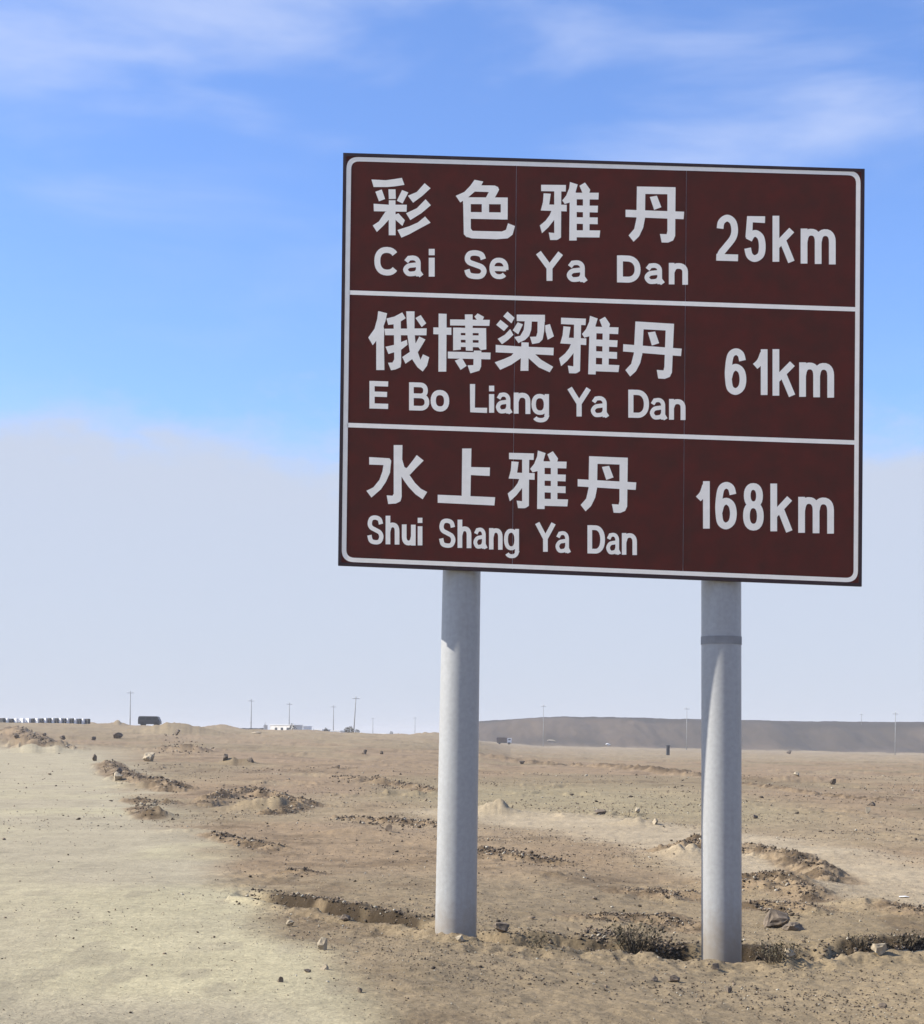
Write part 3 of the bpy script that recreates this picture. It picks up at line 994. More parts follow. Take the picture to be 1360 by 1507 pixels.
WORDS = [
    (8.7, 'Cai', [(551, 363.4, 586.6, 405.5), (593.4, 376, 620.6, 406.5), (631.1, 366.3, 640.3, 407.1)]),
    (8.7, 'Se', [(683.2, 368.3, 716.4, 410.8), (720.4, 379.3, 748.4, 410.8)]),
    (8.7, 'Ya', [(790.1, 371.4, 827.4, 413.3), (834.2, 383, 862.2, 414.8)]),
    (8.7, 'Dan', [(908.1, 376.2, 942.7, 416), (948.6, 387.2, 975.8, 417.9), (984.4, 387.2, 1012.5, 418.8)]),
    (7.6, 'E', [(543.8, 560.9, 571.3, 601.5)]),
    (7.6, 'Bo', [(602.1, 563, 631.8, 604.2), (633.9, 573.9, 661.2, 605.7)]),
    (7.6, 'Liang', [(691.7, 565.5, 716.9, 607.4), (719.8, 567.6, 727.4, 607.4), (729.9, 577.6, 752.3, 608.4), (756.1, 578, 780.6, 609), (782.3, 579.7, 808, 621.6)]),
    (7.6, 'Ya', [(836.1, 570.9, 868.6, 612.9), (869.6, 582.9, 894.3, 613.8)]),
    (7.6, 'Dan', [(924.7, 573.8, 955.2, 615), (956.5, 585.6, 980.3, 617.3), (984.7, 587.4, 1008.9, 617.9)]),
    (6.9, 'Shui', [(540.6, 758.5, 564.6, 801.2), (567.6, 759.2, 587.9, 801.2), (591.5, 772, 611.8, 802.6), (614.8, 762, 621.5, 802.6)]),
    (6.9, 'Shang', [(646.2, 763.2, 670.5, 806.1), (673.5, 765, 693.8, 806.5), (696.8, 776.5, 715.9, 807.3), (719.8, 777.4, 739.7, 808.8), (741.8, 778.2, 763.9, 821.5)]),
    (6.9, 'Ya', [(788.5, 769.6, 817, 812), (817.6, 781.7, 838.5, 813.5)]),
    (6.9, 'Dan', [(864.6, 773.2, 890.4, 814.7), (892.2, 784.1, 912.2, 815.7), (915.3, 784.7, 937.4, 816.6)]),
]
for w, word, boxes in WORDS:
    polys = []
    for ch, bx_ in zip(word, boxes):
        polys += letter(ch, bx_, w * {'a': 0.80, 'e': 0.82, 'g': 0.84, 'S': 0.92, 'B': 0.9, 'n': 0.95}.get(ch, 1.0))
    film('pinyin_word', polys)
FIGS = [
    ('25km', [(1054.2, 316, 1086.2, 384), (1095.4, 317.9, 1126.8, 385.5), (1137, 317.9, 1168.5, 385.5), (1178.4, 337, 1229.9, 388.5)]),
    ('61km', [(1067.1, 512.7, 1098.4, 581.1), (1106.5, 513.8, 1129.6, 581.1), (1137, 514.2, 1169.5, 582.6), (1176.2, 533.9, 1227.5, 584.6)]),
    ('168km', [(1022.8, 707.9, 1044.6, 777.7), (1053, 709.3, 1084.3, 779), (1093.6, 711, 1124, 780.8), (1133.8, 712, 1165.5, 782.2), (1174.8, 731.9, 1227.3, 784.7)]),
]
for word, boxes in FIGS:
    polys = []
    for ch, bx_ in zip(word, boxes):
        polys += letter(ch, bx_, 9.9)
    film('distance_figure', polys)

# ---- posts behind the panel
POST_OFF = 0.176


def post(px_top, py_top, px_bot, py_bot, r_top, r_bot):
    def pt(px, py):
        x, z = ray(px, py)
        o = pL + nv * POST_OFF
        t = (o.x * nv.x + o.y * nv.y) / (x * nv.x + nv.y)
        return Vector((x * t, t, EYE + z * t))
    a, b = pt(px_top, py_top), pt(px_bot, py_bot)
    d = (b - a) / (a.z - b.z)
    foot = b + d * 0.9
    topz = on_plate(px_top, 270).z
    top = a - d * (topz - a.z)
    bm = bmesh.new()
    n = 56
    rings = []
    steps = 14
    for k in range(steps + 1):
        t = k / steps
        c = foot + (top - foot) * t
        zz = (a.z - c.z) / (a.z - b.z)
        r = r_top + (r_bot - r_top) * zz
        rings.append([bm.verts.new(S_INV @ (c + Vector((math.cos(i * 2 * math.pi / n) * r, math.sin(i * 2 * math.pi / n) * r, 0)))) for i in range(n)])
    for k in range(steps):
        for i in range(n):
            bm.faces.new([rings[k][i], rings[k][(i + 1) % n], rings[k + 1][(i + 1) % n], rings[k + 1][i]])
    bm.faces.new(rings[0][::-1])
    bm.faces.new(rings[-1])
    me = bm_mesh('post', bm)
    for p_ in me.polygons:
        p_.use_smooth = abs(p_.normal.z) < 0.5
    o = link('post', me, M_POST, sign)
    return o, a, b, r_top


postL, aL, bL_, rL = post(679.5, 842, 670.5, 1383, 0.1335, 0.1465)
postR, aR, bR_, rR = post(1061.5, 858, 1062, 1418, 0.1385, 0.1395)


def ring_band(name, axis_a, axis_b, z0, z1, r, mat):
    bm = bmesh.new()
    n = 48

    def c_at(z):
        t = (axis_a.z - z) / (axis_a.z - axis_b.z)
        return axis_a + (axis_b - axis_a) * t
    prof = [(z0, r - 0.006), (z0, r), (z1, r), (z1, r - 0.006)]
    rr = []
    for (z, q) in prof:
        c = c_at(z)
        rr.append([bm.verts.new(S_INV @ (c + Vector((math.cos(i * 2 * math.pi / n) * q, math.sin(i * 2 * math.pi / n) * q, 0)))) for i in range(n)])
    for k in range(4):
        for i in range(n):
            bm.faces.new([rr[k][i], rr[k][(i + 1) % n], rr[(k + 1) % 4][(i + 1) % n], rr[(k + 1) % 4][i]])
    return link(name, bm_mesh(name, bm), mat, sign)


zc = at(1062, 943, bR_.y).z
ring_band('clamp_band', aR, bR_, zc - 0.028, zc + 0.028, 0.1385 + 0.0035, M_CLAMP)
# rails and hoops that hold the panel, hidden from the front
for v in (0.12, 0.5, 0.88):
    p0, p1 = on_plate(*quad_pt(0.03, v)), on_plate(*quad_pt(0.97, v))
    bm = bmesh.new()
    for k, (u) in enumerate((0,)):
        c = (p0 + p1) / 2 + Vector((nv.x, nv.y, 0)) * 0.0255
        L_ = (p1 - p0).length
        ang = math.atan2(p1.y - p0.y, p1.x - p0.x)
        m = Matrix.Translation(S_INV @ c) @ Matrix.Rotation(ang, 4, 'Z') @ Matrix.Rotation(-math.asin((p1.z - p0.z) / L_), 4, 'Y') @ Matrix.Diagonal((L_, 0.018, 0.08, 1))
        bmesh.ops.create_cube(bm, size=1.0, matrix=m)
    link('back_rail', bm_mesh('back_rail', bm), M_BACK, sign)
    for (A_, B_) in ((aL, bL_), (aR, bR_)):
        t = (A_.z - c.z) / (A_.z - B_.z)
        q = A_ + (B_ - A_) * t
        ring_band('clamp_band', A_, B_, q.z - 0.03, q.z + 0.03, 0.147, M_CLAMP)

# ------------------------------------------------------------------ rocks
def hull_rock(rng, npts=14, squash=(1, 1, 0.7), sub=0):
    bm = bmesh.new()
    for _ in range(npts):
        v = rng.normal(size=3)
        v /= np.linalg.norm(v)
        v *= rng.uniform(0.8, 1.0)
        bm.verts.new((v[0] * squash[0], v[1] * squash[1], v[2] * squash[2]))
    r = bmesh.ops.convex_hull(bm, input=bm.verts)
    dead = [e for e in r['geom_interior'] if isinstance(e, bmesh.types.BMVert)]
    if dead:
        bmesh.ops.delete(bm, geom=dead, context='VERTS')
    if sub:
        bmesh.ops.subdivide_edges(bm, edges=bm.edges[:], cuts=2, use_grid_fill=True)
        for v in bm.verts:
            n = v.co.normalized()
            v.co += n * 0.06 * (rng.random() - 0.5) * 2
        bmesh.ops.triangulate(bm, faces=bm.faces[:])
    return bm


TEMPL = []
for k in range(14):
    rg = np.random.default_rng(500 + k)
    bm = hull_rock(rg, 9 + k % 4, (1, rg.uniform(.6, 1), rg.uniform(.45, .8)))
    bmesh.ops.triangulate(bm, faces=bm.faces[:])
    bmesh.ops.recalc_face_normals(bm, faces=bm.faces)
    bm.verts.ensure_lookup_table()
    TEMPL.append((np.array([v.co[:] for v in bm.verts]), np.array([[v.index for v in f.verts] for f in bm.faces])))
    bm.free()


def scatter(name, xs, ys, size, cols, sink=0.25, flat=1.0):
    zs = height(xs, ys)
    tv, tf, tcn = [], [], []
    base = 0
    which = RNG.integers(0, len(TEMPL), len(xs))
    for k, (V, Fc) in enumerate(TEMPL):
        idx = np.nonzero(which == k)[0]
        if not len(idx):
            continue
        ang = RNG.uniform(0, 2 * math.pi, len(idx))
        tl = RNG.normal(0, 0.25, len(idx))
        c, s = np.cos(ang), np.sin(ang)
        vx = V[None, :, 0] * c[:, None] - V[None, :, 1] * s[:, None]
        vy = V[None, :, 0] * s[:, None] + V[None, :, 1] * c[:, None]
        vz = V[None, :, 2] * flat + tl[:, None] * vx
        S = size[idx][:, None]
        X = xs[idx][:, None] + vx * S
        Y = ys[idx][:, None] + vy * S
        Z = zs[idx][:, None] + vz * S + size[idx][:, None] * (0.5 - sink)
        tv.append(np.stack([X, Y, Z], -1).reshape(-1, 3))
        f = (Fc[None] + (np.arange(len(idx)) * len(V))[:, None, None]) + base
        tf.append(f.reshape(-1, 3))
        tcn.append(np.repeat(cols[idx], len(V), 0))
        base += len(idx) * len(V)
    V = np.concatenate(tv); Fc = np.concatenate(tf); Cn = np.concatenate(tcn)
    me = bpy.data.meshes.new(name)
    me.vertices.add(len(V)); me.vertices.foreach_set('co', V.astype(np.float32).ravel())
    me.loops.add(Fc.size); me.loops.foreach_set('vertex_index', Fc.ravel().astype(np.int32))
    me.polygons.add(len(Fc)); me.polygons.foreach_set('loop_start', np.arange(0, Fc.size, 3, dtype=np.int32))
    me.update(calc_edges=True)
    att = me.color_attributes.new('soil', 'FLOAT_COLOR', 'POINT')
    c4 = np.ones((len(V), 4), np.float32); c4[:, :3] = Cn
    att.data.foreach_set('color', c4.ravel())
    return link(name, me, M_STONE)


def stone_cols(n, dark=0.35, pale=0.12):
    r = RNG.random(n)
    c = np.tile(np.array([0.27, 0.205, 0.14]), (n, 1)) * RNG.uniform(0.7, 1.2, (n, 1))
    c[r < dark] = np.array([0.125, 0.095, 0.065]) * RNG.uniform(0.6, 1.3, ((r < dark).sum(), 1))
    p_ = r > 1 - pale
    c[p_] = np.array([0.48, 0.43, 0.33]) * RNG.uniform(0.8, 1.15, (p_.sum(), 1))
    return c * 0.72


# gravel: spread over the ground in view, denser in patches
N = 190000
inv = RNG.uniform(1 / 75.0, 1 / 7.6, N)
ys = 1 / inv
xs = RNG.uniform(-0.32, 0.33, N) * ys
dens = 0.18 + 0.82 * ss(0.45, 0.75, 0.5 * vnoise(xs / 1.1, ys / 1.6, 201) + 0.5 * vnoise(xs / 4, ys / 6, 202))
dens = dens * (1 - 0.80 * road_mask(xs, ys))
tcr = ys - np.interp(xs, CR_X, CR_Y)
dens = dens * np.where((tcr < -0.5) & (xs < 1.2), 0.45, 1.0)
for k in range(5):
    tq = [ground_xy(*p) for p in ((700, 1196), (850, 1212), (1010, 1232), (1120, 1250), (1240, 1285), (1400, 1318))]
    (x0, y0), (x1, y1) = tq[k], tq[k + 1]
    tt = np.clip(((xs - x0) * (x1 - x0) + (ys - y0) * (y1 - y0)) / ((x1 - x0) ** 2 + (y1 - y0) ** 2), 0, 1)
    dens = dens * (0.12 + 0.88 * ss(0.9, 1.9, np.hypot(xs - x0 - tt * (x1 - x0), ys - y0 - tt * (y1 - y0))))
keep = RNG.random(N) < dens
xs, ys = xs[keep], ys[keep]
pxs = np.exp(RNG.normal(0.35, 0.55, len(xs)))
size = np.clip(pxs * 0.5 * ys / F, 0.003, 0.10)
tag(scatter('gravel', xs, ys, size, stone_cols(len(xs), 0.42, 0.14)), kind='stuff',
    label='loose gravel and pebbles strewn over the brown desert soil', cat='gravel')

# earth clods and rubble along the ditch and on the broken banks
cl_x, cl_y, cl_s = [], [], []


def clod_patch(px0, py0, px1, py1, n, spread, smin, smax):
    t = RNG.random(n)
    qx = px0 + (px1 - px0) * t + RNG.normal(0, spread, n)
    qy = py0 + (py1 - py0) * t + RNG.normal(0, spread * 0.22, n)
    for a_, b_ in zip(qx, qy):
        X, Y = ground_xy(a_, max(b_, 1096))
        cl_x.append(X); cl_y.append(Y)
        cl_s.append(np.exp(RNG.uniform(math.log(smin), math.log(smax))) * 0.5 * Y / F)


clod_patch(860, 1375, 1000, 1388, 420, 18, 2.5, 10)
clod_patch(1095, 1395, 1210, 1405, 260, 12, 2.5, 10)
clod_patch(1220, 1390, 1370, 1385, 320, 12, 2.5, 10)
clod_patch(1110, 1335, 1170, 1352, 60, 14, 3, 12)
clod_patch(205, 1180, 250, 1208, 60, 9, 2, 8)
clod_patch(330, 1172, 445, 1192, 200, 12, 2, 8)
clod_patch(160, 1128, 265, 1165, 130, 8, 2, 7)
clod_patch(5, 1098, 90, 1115, 90, 6, 2, 6)
clod_patch(560, 1150, 640, 1160, 60, 5, 1.5, 4)
clod_patch(920, 1198, 980, 1214, 60, 8, 1.5, 6)
clod_patch(1000, 1240, 1025, 1255, 90, 8, 2, 6)
clod_patch(700, 1245, 830, 1275, 120, 14, 1.5, 5)
clod_patch(1000, 1450, 1340, 1470, 260, 40, 1.5, 7)
clod_patch(720, 1400, 1340, 1440, 260, 25, 1.5, 6)
clod_patch(240, 1100, 310, 1115, 60, 6, 1.5, 5)
for x0, x1, n_, t0, t1 in ((-1.95, -0.15, 900, 0.05, 1.2), (0.12, 1.65, 620, 0.0, 1.1), (1.95, 2.6, 260, 0.0, 1.1), (2.6, 3.6, 420, 0.0, 1.2)):
    for k in range(n_):
        X = RNG.uniform(x0, x1)
        Y = float(np.interp(X, CR_X, CR_Y)) + RNG.uniform(t0, t1)
        cl_x.append(X); cl_y.append(Y)
        cl_s.append(np.exp(RNG.uniform(math.log(2), math.log(8.5))) * 0.5 * Y / F)
for pl, hp in RIDGES:
    for k in range(len(pl) - 1):
        (a0, b0), (a1, b1) = pl[k], pl[k + 1]
        if b0 > 1098 and not (a0 > 620 and b0 < 1190):
            clod_patch(a0, b0, a1, b1, int(abs(a1 - a0) * 2.6 + 20), 8 if b0 < 1200 else 12, 1.4, 5.5 if b0 < 1200 else 8)
clod_patch(700, 1440, 1350, 1490, 420, 60, 1.5, 7)
clod_patch(560, 1405, 760, 1470, 150, 40, 1.5, 5)
cl_x, cl_y, cl_s = map(np.array, (cl_x, cl_y, cl_s))
tag(scatter('earth_rubble', cl_x, cl_y, np.clip(cl_s, 0.008, 0.28), stone_cols(len(cl_x), 0.50, 0.06), sink=0.12), kind='stuff',
    label='dark broken clods and rubble lying along the ditch and the low banks', cat='rubble')

# single rocks one can pick out: photo x, foot y, width px, height px, tone, label
ROCKS = [
    (475, 1398, 17, 19, 't', 'pale pointed stone standing alone on the road shoulder left of the left post'),
    (478, 1428, 15, 9, 't', 'flat tan stone just below the pale pointed stone on the shoulder'),
    (452, 1432, 12, 5, 'd', 'low dark chip of rock beside the flat tan stone on the shoulder'),
    (427, 1364, 13, 10, 't', 'small tan stone in front of the dark ditch, left of the left post'),
    (529, 1462, 9, 8, 'd', 'dark round pebble at the bottom of the shoulder below the left post'),
    (413, 1446, 9, 8, 'd', 'dark pebble at the edge of the pale road surface'),
    (508, 1358, 18, 9, 'd', 'dark lump of earth lying right on the near lip of the ditch'),
    (678, 1388, 17, 10, 't', 'light stone leaning against the foot of the left post'),
    (738, 1376, 26, 14, 'd', 'dark wedge of rock right beside the foot of the left post'),
    (1142, 1364, 50, 26, 'd', 'largest dark boulder, lying behind the right post on its right side'),
    (1168, 1370, 34, 12, 'd', 'low dark slab of rock just right of the largest boulder'),
    (1054, 1428, 14, 9, 'd', 'small dark stone in front of the foot of the right post'),
    (1163, 1412, 18, 13, 't', 'light stone in the ditch right of the right post'),
    (1295, 1408, 24, 16, 't', 'light rounded rock in the ditch at the right edge of the picture'),
    (1300, 1484, 16, 8, 'd', 'dark flat stone on the near gravel at the bottom right'),
    (1072, 1462, 12, 9, 'd', 'dark stone on the near gravel below the right post'),
    (992, 1446, 20, 10, 'd', 'dark stone on the near gravel between the posts'),
    (963, 1446, 12, 8, 'd', 'smaller dark stone left of another one on the near gravel between the posts'),
    (573, 1224, 13, 11, 'd', 'dark brown stone on the pinkish soil left of the left post'),
    (883, 1198, 20, 8, 'd', 'dark stone on the greenish flat between the posts'),
    (963, 1214, 12, 9, 't', 'pale stone at the end of the rubble between the posts'),
    (938, 1196, 8, 8, 't', 'small light stone above the rubble between the posts'),
    (220, 1121, 22, 14, 't', 'tan rock with a dark side on the far bank near the dark van'),
    (170, 1142, 18, 12, 'd', 'dark hump of rock beside the pale road on the left'),
    (139, 1120, 7, 11, 'd', 'small upright dark stone at the far edge of the pale road'),
    (172, 1150, 16, 14, 't', 'split pale rock among the rubble by the road on the left'),
    (173, 1087, 16, 9, 'd', 'dark rock on the far slope left of the dark van'),
    (137, 1090, 9, 6, 'd', 'small dark stone on the far slope below the black and white blocks'),
    (92, 1088, 10, 6, 'd', 'low dark stone on the far slope near the left edge'),
    (65, 1084, 7, 5, 'd', 'tiny dark stone close under the black and white blocks'),
    (24, 1087, 9, 8, 'd', 'dark stone on the far slope nearest the left edge of the picture'),
    (262, 1082, 8, 9, 'd', 'small dark stone on the slope right of the dark van'),
    (331, 1122, 9, 11, 'd', 'left of two dark stones on the low brown mound'),
    (368, 1126, 11, 12, 'd', 'right of two dark stones on the low brown mound'),
    (538, 1110, 12, 7, 'd', 'dark stone on the far plain under the leaning pole'),
    (561, 1110, 6, 5, 'd', 'tiny dark stone right of another on the far plain'),
    (498, 1131, 7, 5, 'd', 'small black stone on the plain left of the left post'),
    (768, 1125, 10, 5, 'd', 'low dark stone on the far bank right of the left post'),
    (1226, 1155, 11, 9, 'd', 'small dark stone on the pinkish plain at the right'),
    (1173, 1142, 10, 6, 't', 'small pale stone on the far plain right of the right post'),
    (1162, 1109, 9, 5, 'd', 'dark stone near the foot of the plateau right of the right post'),
    (1284, 1186, 12, 6, 'd', 'dark flat stone on the right side of the plain'),
    (1278, 1197, 9, 9, 't', 'pale stone just below a dark flat one on the right of the plain'),
    (1112, 1205, 9, 6, 'd', 'small dark stone beside the right post on the plain'),
]
for k, (rx_, ry_, rw, rh, tone, lab) in enumerate(ROCKS):
    X, Y, Z = hit(rx_, ry_)
    w_, h_ = rw / F * Y, rh / F * Y
    rg = np.random.default_rng(900 + k)
    sq = (1, rg.uniform(.65, .95), 1)
    bm = hull_rock(rg, 13 if rw < 15 else 18, sq, sub=1 if rw >= 12 else 0)
    if 'pointed' in lab:
        for v in bm.verts:
            f_ = 1 - 0.38 * (v.co.z + 1)
            v.co.x = v.co.x * f_ + 0.1 * v.co.z
            v.co.y *= f_
    me = bm_mesh('rock', bm)
    zsv = [v.co.z for v in me.vertices]
    z0, z1 = min(zsv), max(zsv)
    xm = max(abs(v.co.x) for v in me.vertices)
    for v in me.vertices:
        v.co.x *= w_ / 2 / xm
        v.co.y *= w_ / 2 / xm
        v.co.z = (v.co.z - z0) / (z1 - z0) * (h_ * 1.2) - h_ * 0.2
    o = link('rock', me, M_ROCK_DARK if tone == 'd' else M_ROCK_TAN)
    o.location = (X, Y + w_ * 0.25, hz(X, Y + w_ * 0.25) if Y < 60 else Z)
    tag(o, lab, 'rock', 'loose rocks on the desert ground')

# ------------------------------------------------------------------ dry scrub in the ditch
def shrub(px, py, wpx, hpx, label, n=420, leafy=0.5, name='dry_shrub', group=None, cat='shrub'):
    n = int(n * 0.55)
    X, Y, Z = hit(px, py)
    w_, h_ = wpx / F * Y, hpx / F * Y
    root = empty(name, (X, Y, Z))
    rg = np.random.default_rng(int(px * 3 + py))
    bm = bmesh.new()
    tips = []
    for k in range(max(24, n // 8)):
        a_ = rg.uniform(0, 2 * math.pi)
        q = Vector((math.cos(a_) * w_ * 0.5 * rg.uniform(.2, 1), math.sin(a_) * w_ * 0.3 * rg.uniform(.2, 1), h_ * rg.uniform(.35, 1.0)))
        p_ = Vector((q.x * 0.35, q.y * 0.3, -0.03))
        mid = (p_ + q) / 2 + Vector((rg.normal() * w_ * .04, rg.normal() * w_ * .04, h_ * .12))
        th = max(0.0025, w_ * 0.006)
        bm_tube(bm, p_, mid, th, th * .7, 3, False)
        bm_tube(bm, mid, q, th * .7, th * .3, 3, False)
        tips += [q, mid, (mid + q) / 2]
    link('branches', bm_mesh('branches', bm), M_TWIG, root)
    vs, fs = [], []
    for k in range(n):
        c = tips[rg.integers(len(tips))] + Vector(rg.normal(size=3)) * w_ * 0.07
        c.z = max(c.z, 0.0)
        s = w_ * rg.uniform(0.012, 0.032)
        u = Vector(rg.normal(size=3)).normalized() * s
        v = Vector(rg.normal(size=3)).normalized() * s * 0.7
        b0 = len(vs)
        vs += [c - u, c + v, c + u, c - v]
        fs.append((b0, b0 + 1, b0 + 2, b0 + 3))
    link('foliage', mesh_from('foliage', vs, fs), M_LEAF, root)
    tag(root, label, cat, group)
    return root


gs = 'low scrub growing in the ditch'
shrub(935, 1404, 105, 44, 'widest dark scrub in the hollow between the two posts', 900, group=gs)
shrub(1145, 1414, 90, 30, 'low dark scrub right against the foot of the right post', 700, group=gs)
shrub(790, 1394, 70, 18, 'thin dark scrub in the ditch close to the left post', 400, group=gs)
shrub(1270, 1396, 60, 20, 'low scrub in the ditch left of the light rounded rock', 400, group=gs)
shrub(1335, 1392, 60, 24, 'dark scrub in the ditch at the right edge of the picture', 450, group=gs)

# ------------------------------------------------------------------ utility poles
def utility_pole(px, py_top, py_foot, Y, lean=0.0):
    top = at(px, py_top, Y)
    zf = hz(top.x, Y)
    root = empty('utility_pole', (top.x, Y, zf))
    H = top.z - zf
    bm = bmesh.new()
    lx = math.tan(math.radians(lean)) * H
    bm_tube(bm, (-lx, 0, -0.5), (0, 0, H), 0.17 if px < 700 else 0.12, 0.11 if px < 700 else 0.08, 10)
    link('pole_shaft', bm_mesh('pole_shaft', bm, True), M_POLE, root)
    bm = bmesh.new()
    bm_box(bm, (0, 0.0, H - 0.55), (2.0, 0.12, 0.12), 0.35)
    link('crossarm', bm_mesh('crossarm', bm), M_POLE_METAL, root)
    for dx in (-0.9, 0.9):
        bm = bmesh.new()
        c_, s_ = math.cos(.35) * dx, math.sin(.35) * dx
        bm_tube(bm, (c_, s_, H - 0.50), (c_, s_, H - 0.15), 0.07, 0.05, 8)
        link('insulator', bm_mesh('insulator', bm), M_WHITEP, root)
    bm = bmesh.new()
    bm_tube(bm, (0, 0, H), (0, 0, H + 0.3), 0.06, 0.05, 8)
    link('insulator', bm_mesh('insulator', bm), M_WHITEP, root)
    return root


gp = 'utility poles along the horizon'
POLES = [(192, 1017, 480, 0, 'tall utility pole at the far left above the dark van'),
         (370, 1029, 500, 0, 'utility pole left of the cream buildings'),
         (426, 1034, 540, 0, 'utility pole right beside the cream buildings'),
         (491, 1038, 560, 0, 'utility pole above the low white wall, left of the leaning pole'),
         (524, 1025, 430, 3.2, 'leaning utility pole next to the dark bush'),
         (549, 1056, 790, 0, 'short far utility pole just right of the leaning pole'),
         (611, 1055, 800, 0, 'short far utility pole closest to the left post of the sign'),
         (800, 1037, 560, 0, 'utility pole in front of the plateau between the sign posts'),
         (1011, 1041, 540, 0, 'utility pole in front of the plateau close to the right sign post'),
         (1268, 1050, 700, 0, 'far utility pole rising over the plateau at the right'),
         (1318, 1048, 480, 0, 'utility pole in front of the plateau nearest the right edge')]
for px, pt_, Y, ln, lab in POLES:
    tag(utility_pole(px, pt_, 0, Y, ln), lab, 'utility pole', gp)

# ------------------------------------------------------------------ black and white guard blocks
gb = 'black and white guard blocks on the left horizon'


def guard_block(px, wpx, col, lab, Y=258.0):
    p_ = at(px, 1065, Y)
    zf = hz(p_.x, Y)
    w_ = wpx / F * Y
    top = at(px, 1058.2, Y).z
    root = empty('guard_block', (p_.x, Y, zf))
    h_ = max(top - zf, 0.7)
    bm = bmesh.new()
    bm_box(bm, (0, 0, h_ / 2 + 0.06 - 0.1), (w_, 0.5, h_ - 0.12 + 0.2), 0, 0.03)
    link('block_body', bm_mesh('block_body', bm), M_BLACKP if col == 'b' else M_WHITEP, root)
    bm = bmesh.new()
    bm_box(bm, (0, 0, h_ - 0.0), (w_ * 0.86, 0.42, 0.10), 0, 0.02)
    link('block_cap', bm_mesh('block_cap', bm), M_BLACKP if col == 'b' else M_WHITEP, root)
    root.rotation_euler.z = -0.62
    tag(root, lab, 'guard block', gb)


BL_ = [(3.5, 9, 'b'), (11, 5, 'w'), (17, 6, 'b'), (24, 6, 'w'), (33, 7, 'w'), (42, 7, 'w'), (49, 4, 'b'), (55, 6, 'w'), (61.5, 6, 'b'),
       (67.5, 5, 'w'), (73, 6, 'b'), (78.5, 4, 'w'), (83.5, 6, 'b'), (89.5, 5, 'w'), (95, 6, 'b'), (100.5, 4, 'w'), (106, 6, 'b'),
       (111.5, 4, 'w'), (117, 6, 'b'), (123, 4, 'w'), (129, 7, 'b')]
nb = nw = 0
ORD = ['first', 'second', 'third', 'fourth', 'fifth', 'sixth', 'seventh', 'eighth', 'ninth', 'tenth', 'eleventh', 'twelfth']
for px, wpx, c_ in BL_:
    if c_ == 'b':
        lab = ORD[nb] + ' black guard block from the left in the row on the horizon'
        nb += 1
    else:
        lab = ORD[nw] + ' white guard block from the left in the row on the horizon'
        nw += 1
    guard_block(px, wpx, c_, lab)

# ------------------------------------------------------------------ vehicles far off
def vehicle(name, px, py_foot, Y, length, height_, body_mat, lab, cat, truck=False):
    p_ = at(px, py_foot, Y)
    zf = hz(p_.x, Y)
    root = empty(name, (p_.x, Y, zf))
    L_, H_, W_ = length, height_, 1.75
    if not truck:
        prof = [(-.5, .18), (-.5, .62), (-.485, .90), (-.45, .985), (-.40, 1.0), (.34, 1.0), (.40, .96), (.455, .62), (.495, .52), (.5, .18)]
    else:
        prof = [(-.5, .30), (-.5, .95), (.18, .95), (.18, .30)]
    bm = bmesh.new()
    a_ = [bm.verts.new((u * L_, -W_ / 2, v * H_)) for u, v in prof]
    b_ = [bm.verts.new((u * L_, W_ / 2, v * H_)) for u, v in prof]
    n = len(prof)
    bm.faces.new(a_); bm.faces.new(b_[::-1])
    for i in range(n):
        bm.faces.new([a_[i], b_[i], b_[(i + 1) % n], a_[(i + 1) % n]])
    bmesh.ops.bevel(bm, geom=bm.edges[:], offset=0.05, segments=2, affect='EDGES')
    link('body' if not truck else 'cargo_box', bm_mesh('body', bm), body_mat, root)
    if truck:
        bm = bmesh.new()
        bm_box(bm, (0.345 * L_, 0, 0.55 * H_), (0.28 * L_, W_ * .95, 0.62 * H_), 0, 0.08)
        link('cab', bm_mesh('cab', bm), M_WHITEP, root)
        bm = bmesh.new()
        bm_box(bm, (0, 0, 0.24 * H_), (0.96 * L_, W_ * .5, 0.10 * H_))
        link('chassis', bm_mesh('chassis', bm), M_BLACKP, root)
        bm = bmesh.new()
        bm_box(bm, (0.345 * L_, -W_ * .475 - 0.006, 0.68 * H_), (0.16 * L_, 0.012, 0.2 * H_))
        link('window', bm_mesh('window', bm), M_GLASS, root)
    else:
        for u0, u1 in ((-.42, -.16), (-.12, .12), (.16, .36)):
            bm = bmesh.new()
            bm_box(bm, ((u0 + u1) / 2 * L_, -W_ / 2 - 0.006, 0.76 * H_), ((u1 - u0) * L_, 0.012, 0.24 * H_))
            link('window', bm_mesh('window', bm), M_GLASS, root)
    for u in (-.3, .32):
        for s in (-1, 1):
            bm = bmesh.new()
            bm_tube(bm, (u * L_, s * (W_ / 2 - 0.2), 0.33), (u * L_, s * (W_ / 2 + 0.01), 0.33), 0.33, 0.33, 20)
            w_ = link('wheel', bm_mesh('wheel', bm), M_RUBBER, root)
    tag(root, lab, cat)
    return root


vehicle('van', 220.5, 1070.5, 262, 3.5, 1.55, M_CARB, 'dark boxy van parked on the left horizon under the tall pole', 'van')
vehicle('truck', 742, 1090.5, 470, 4.4, 2.1, M_RUST, 'small truck with white cab and dark box in front of the plateau', 'truck', True)

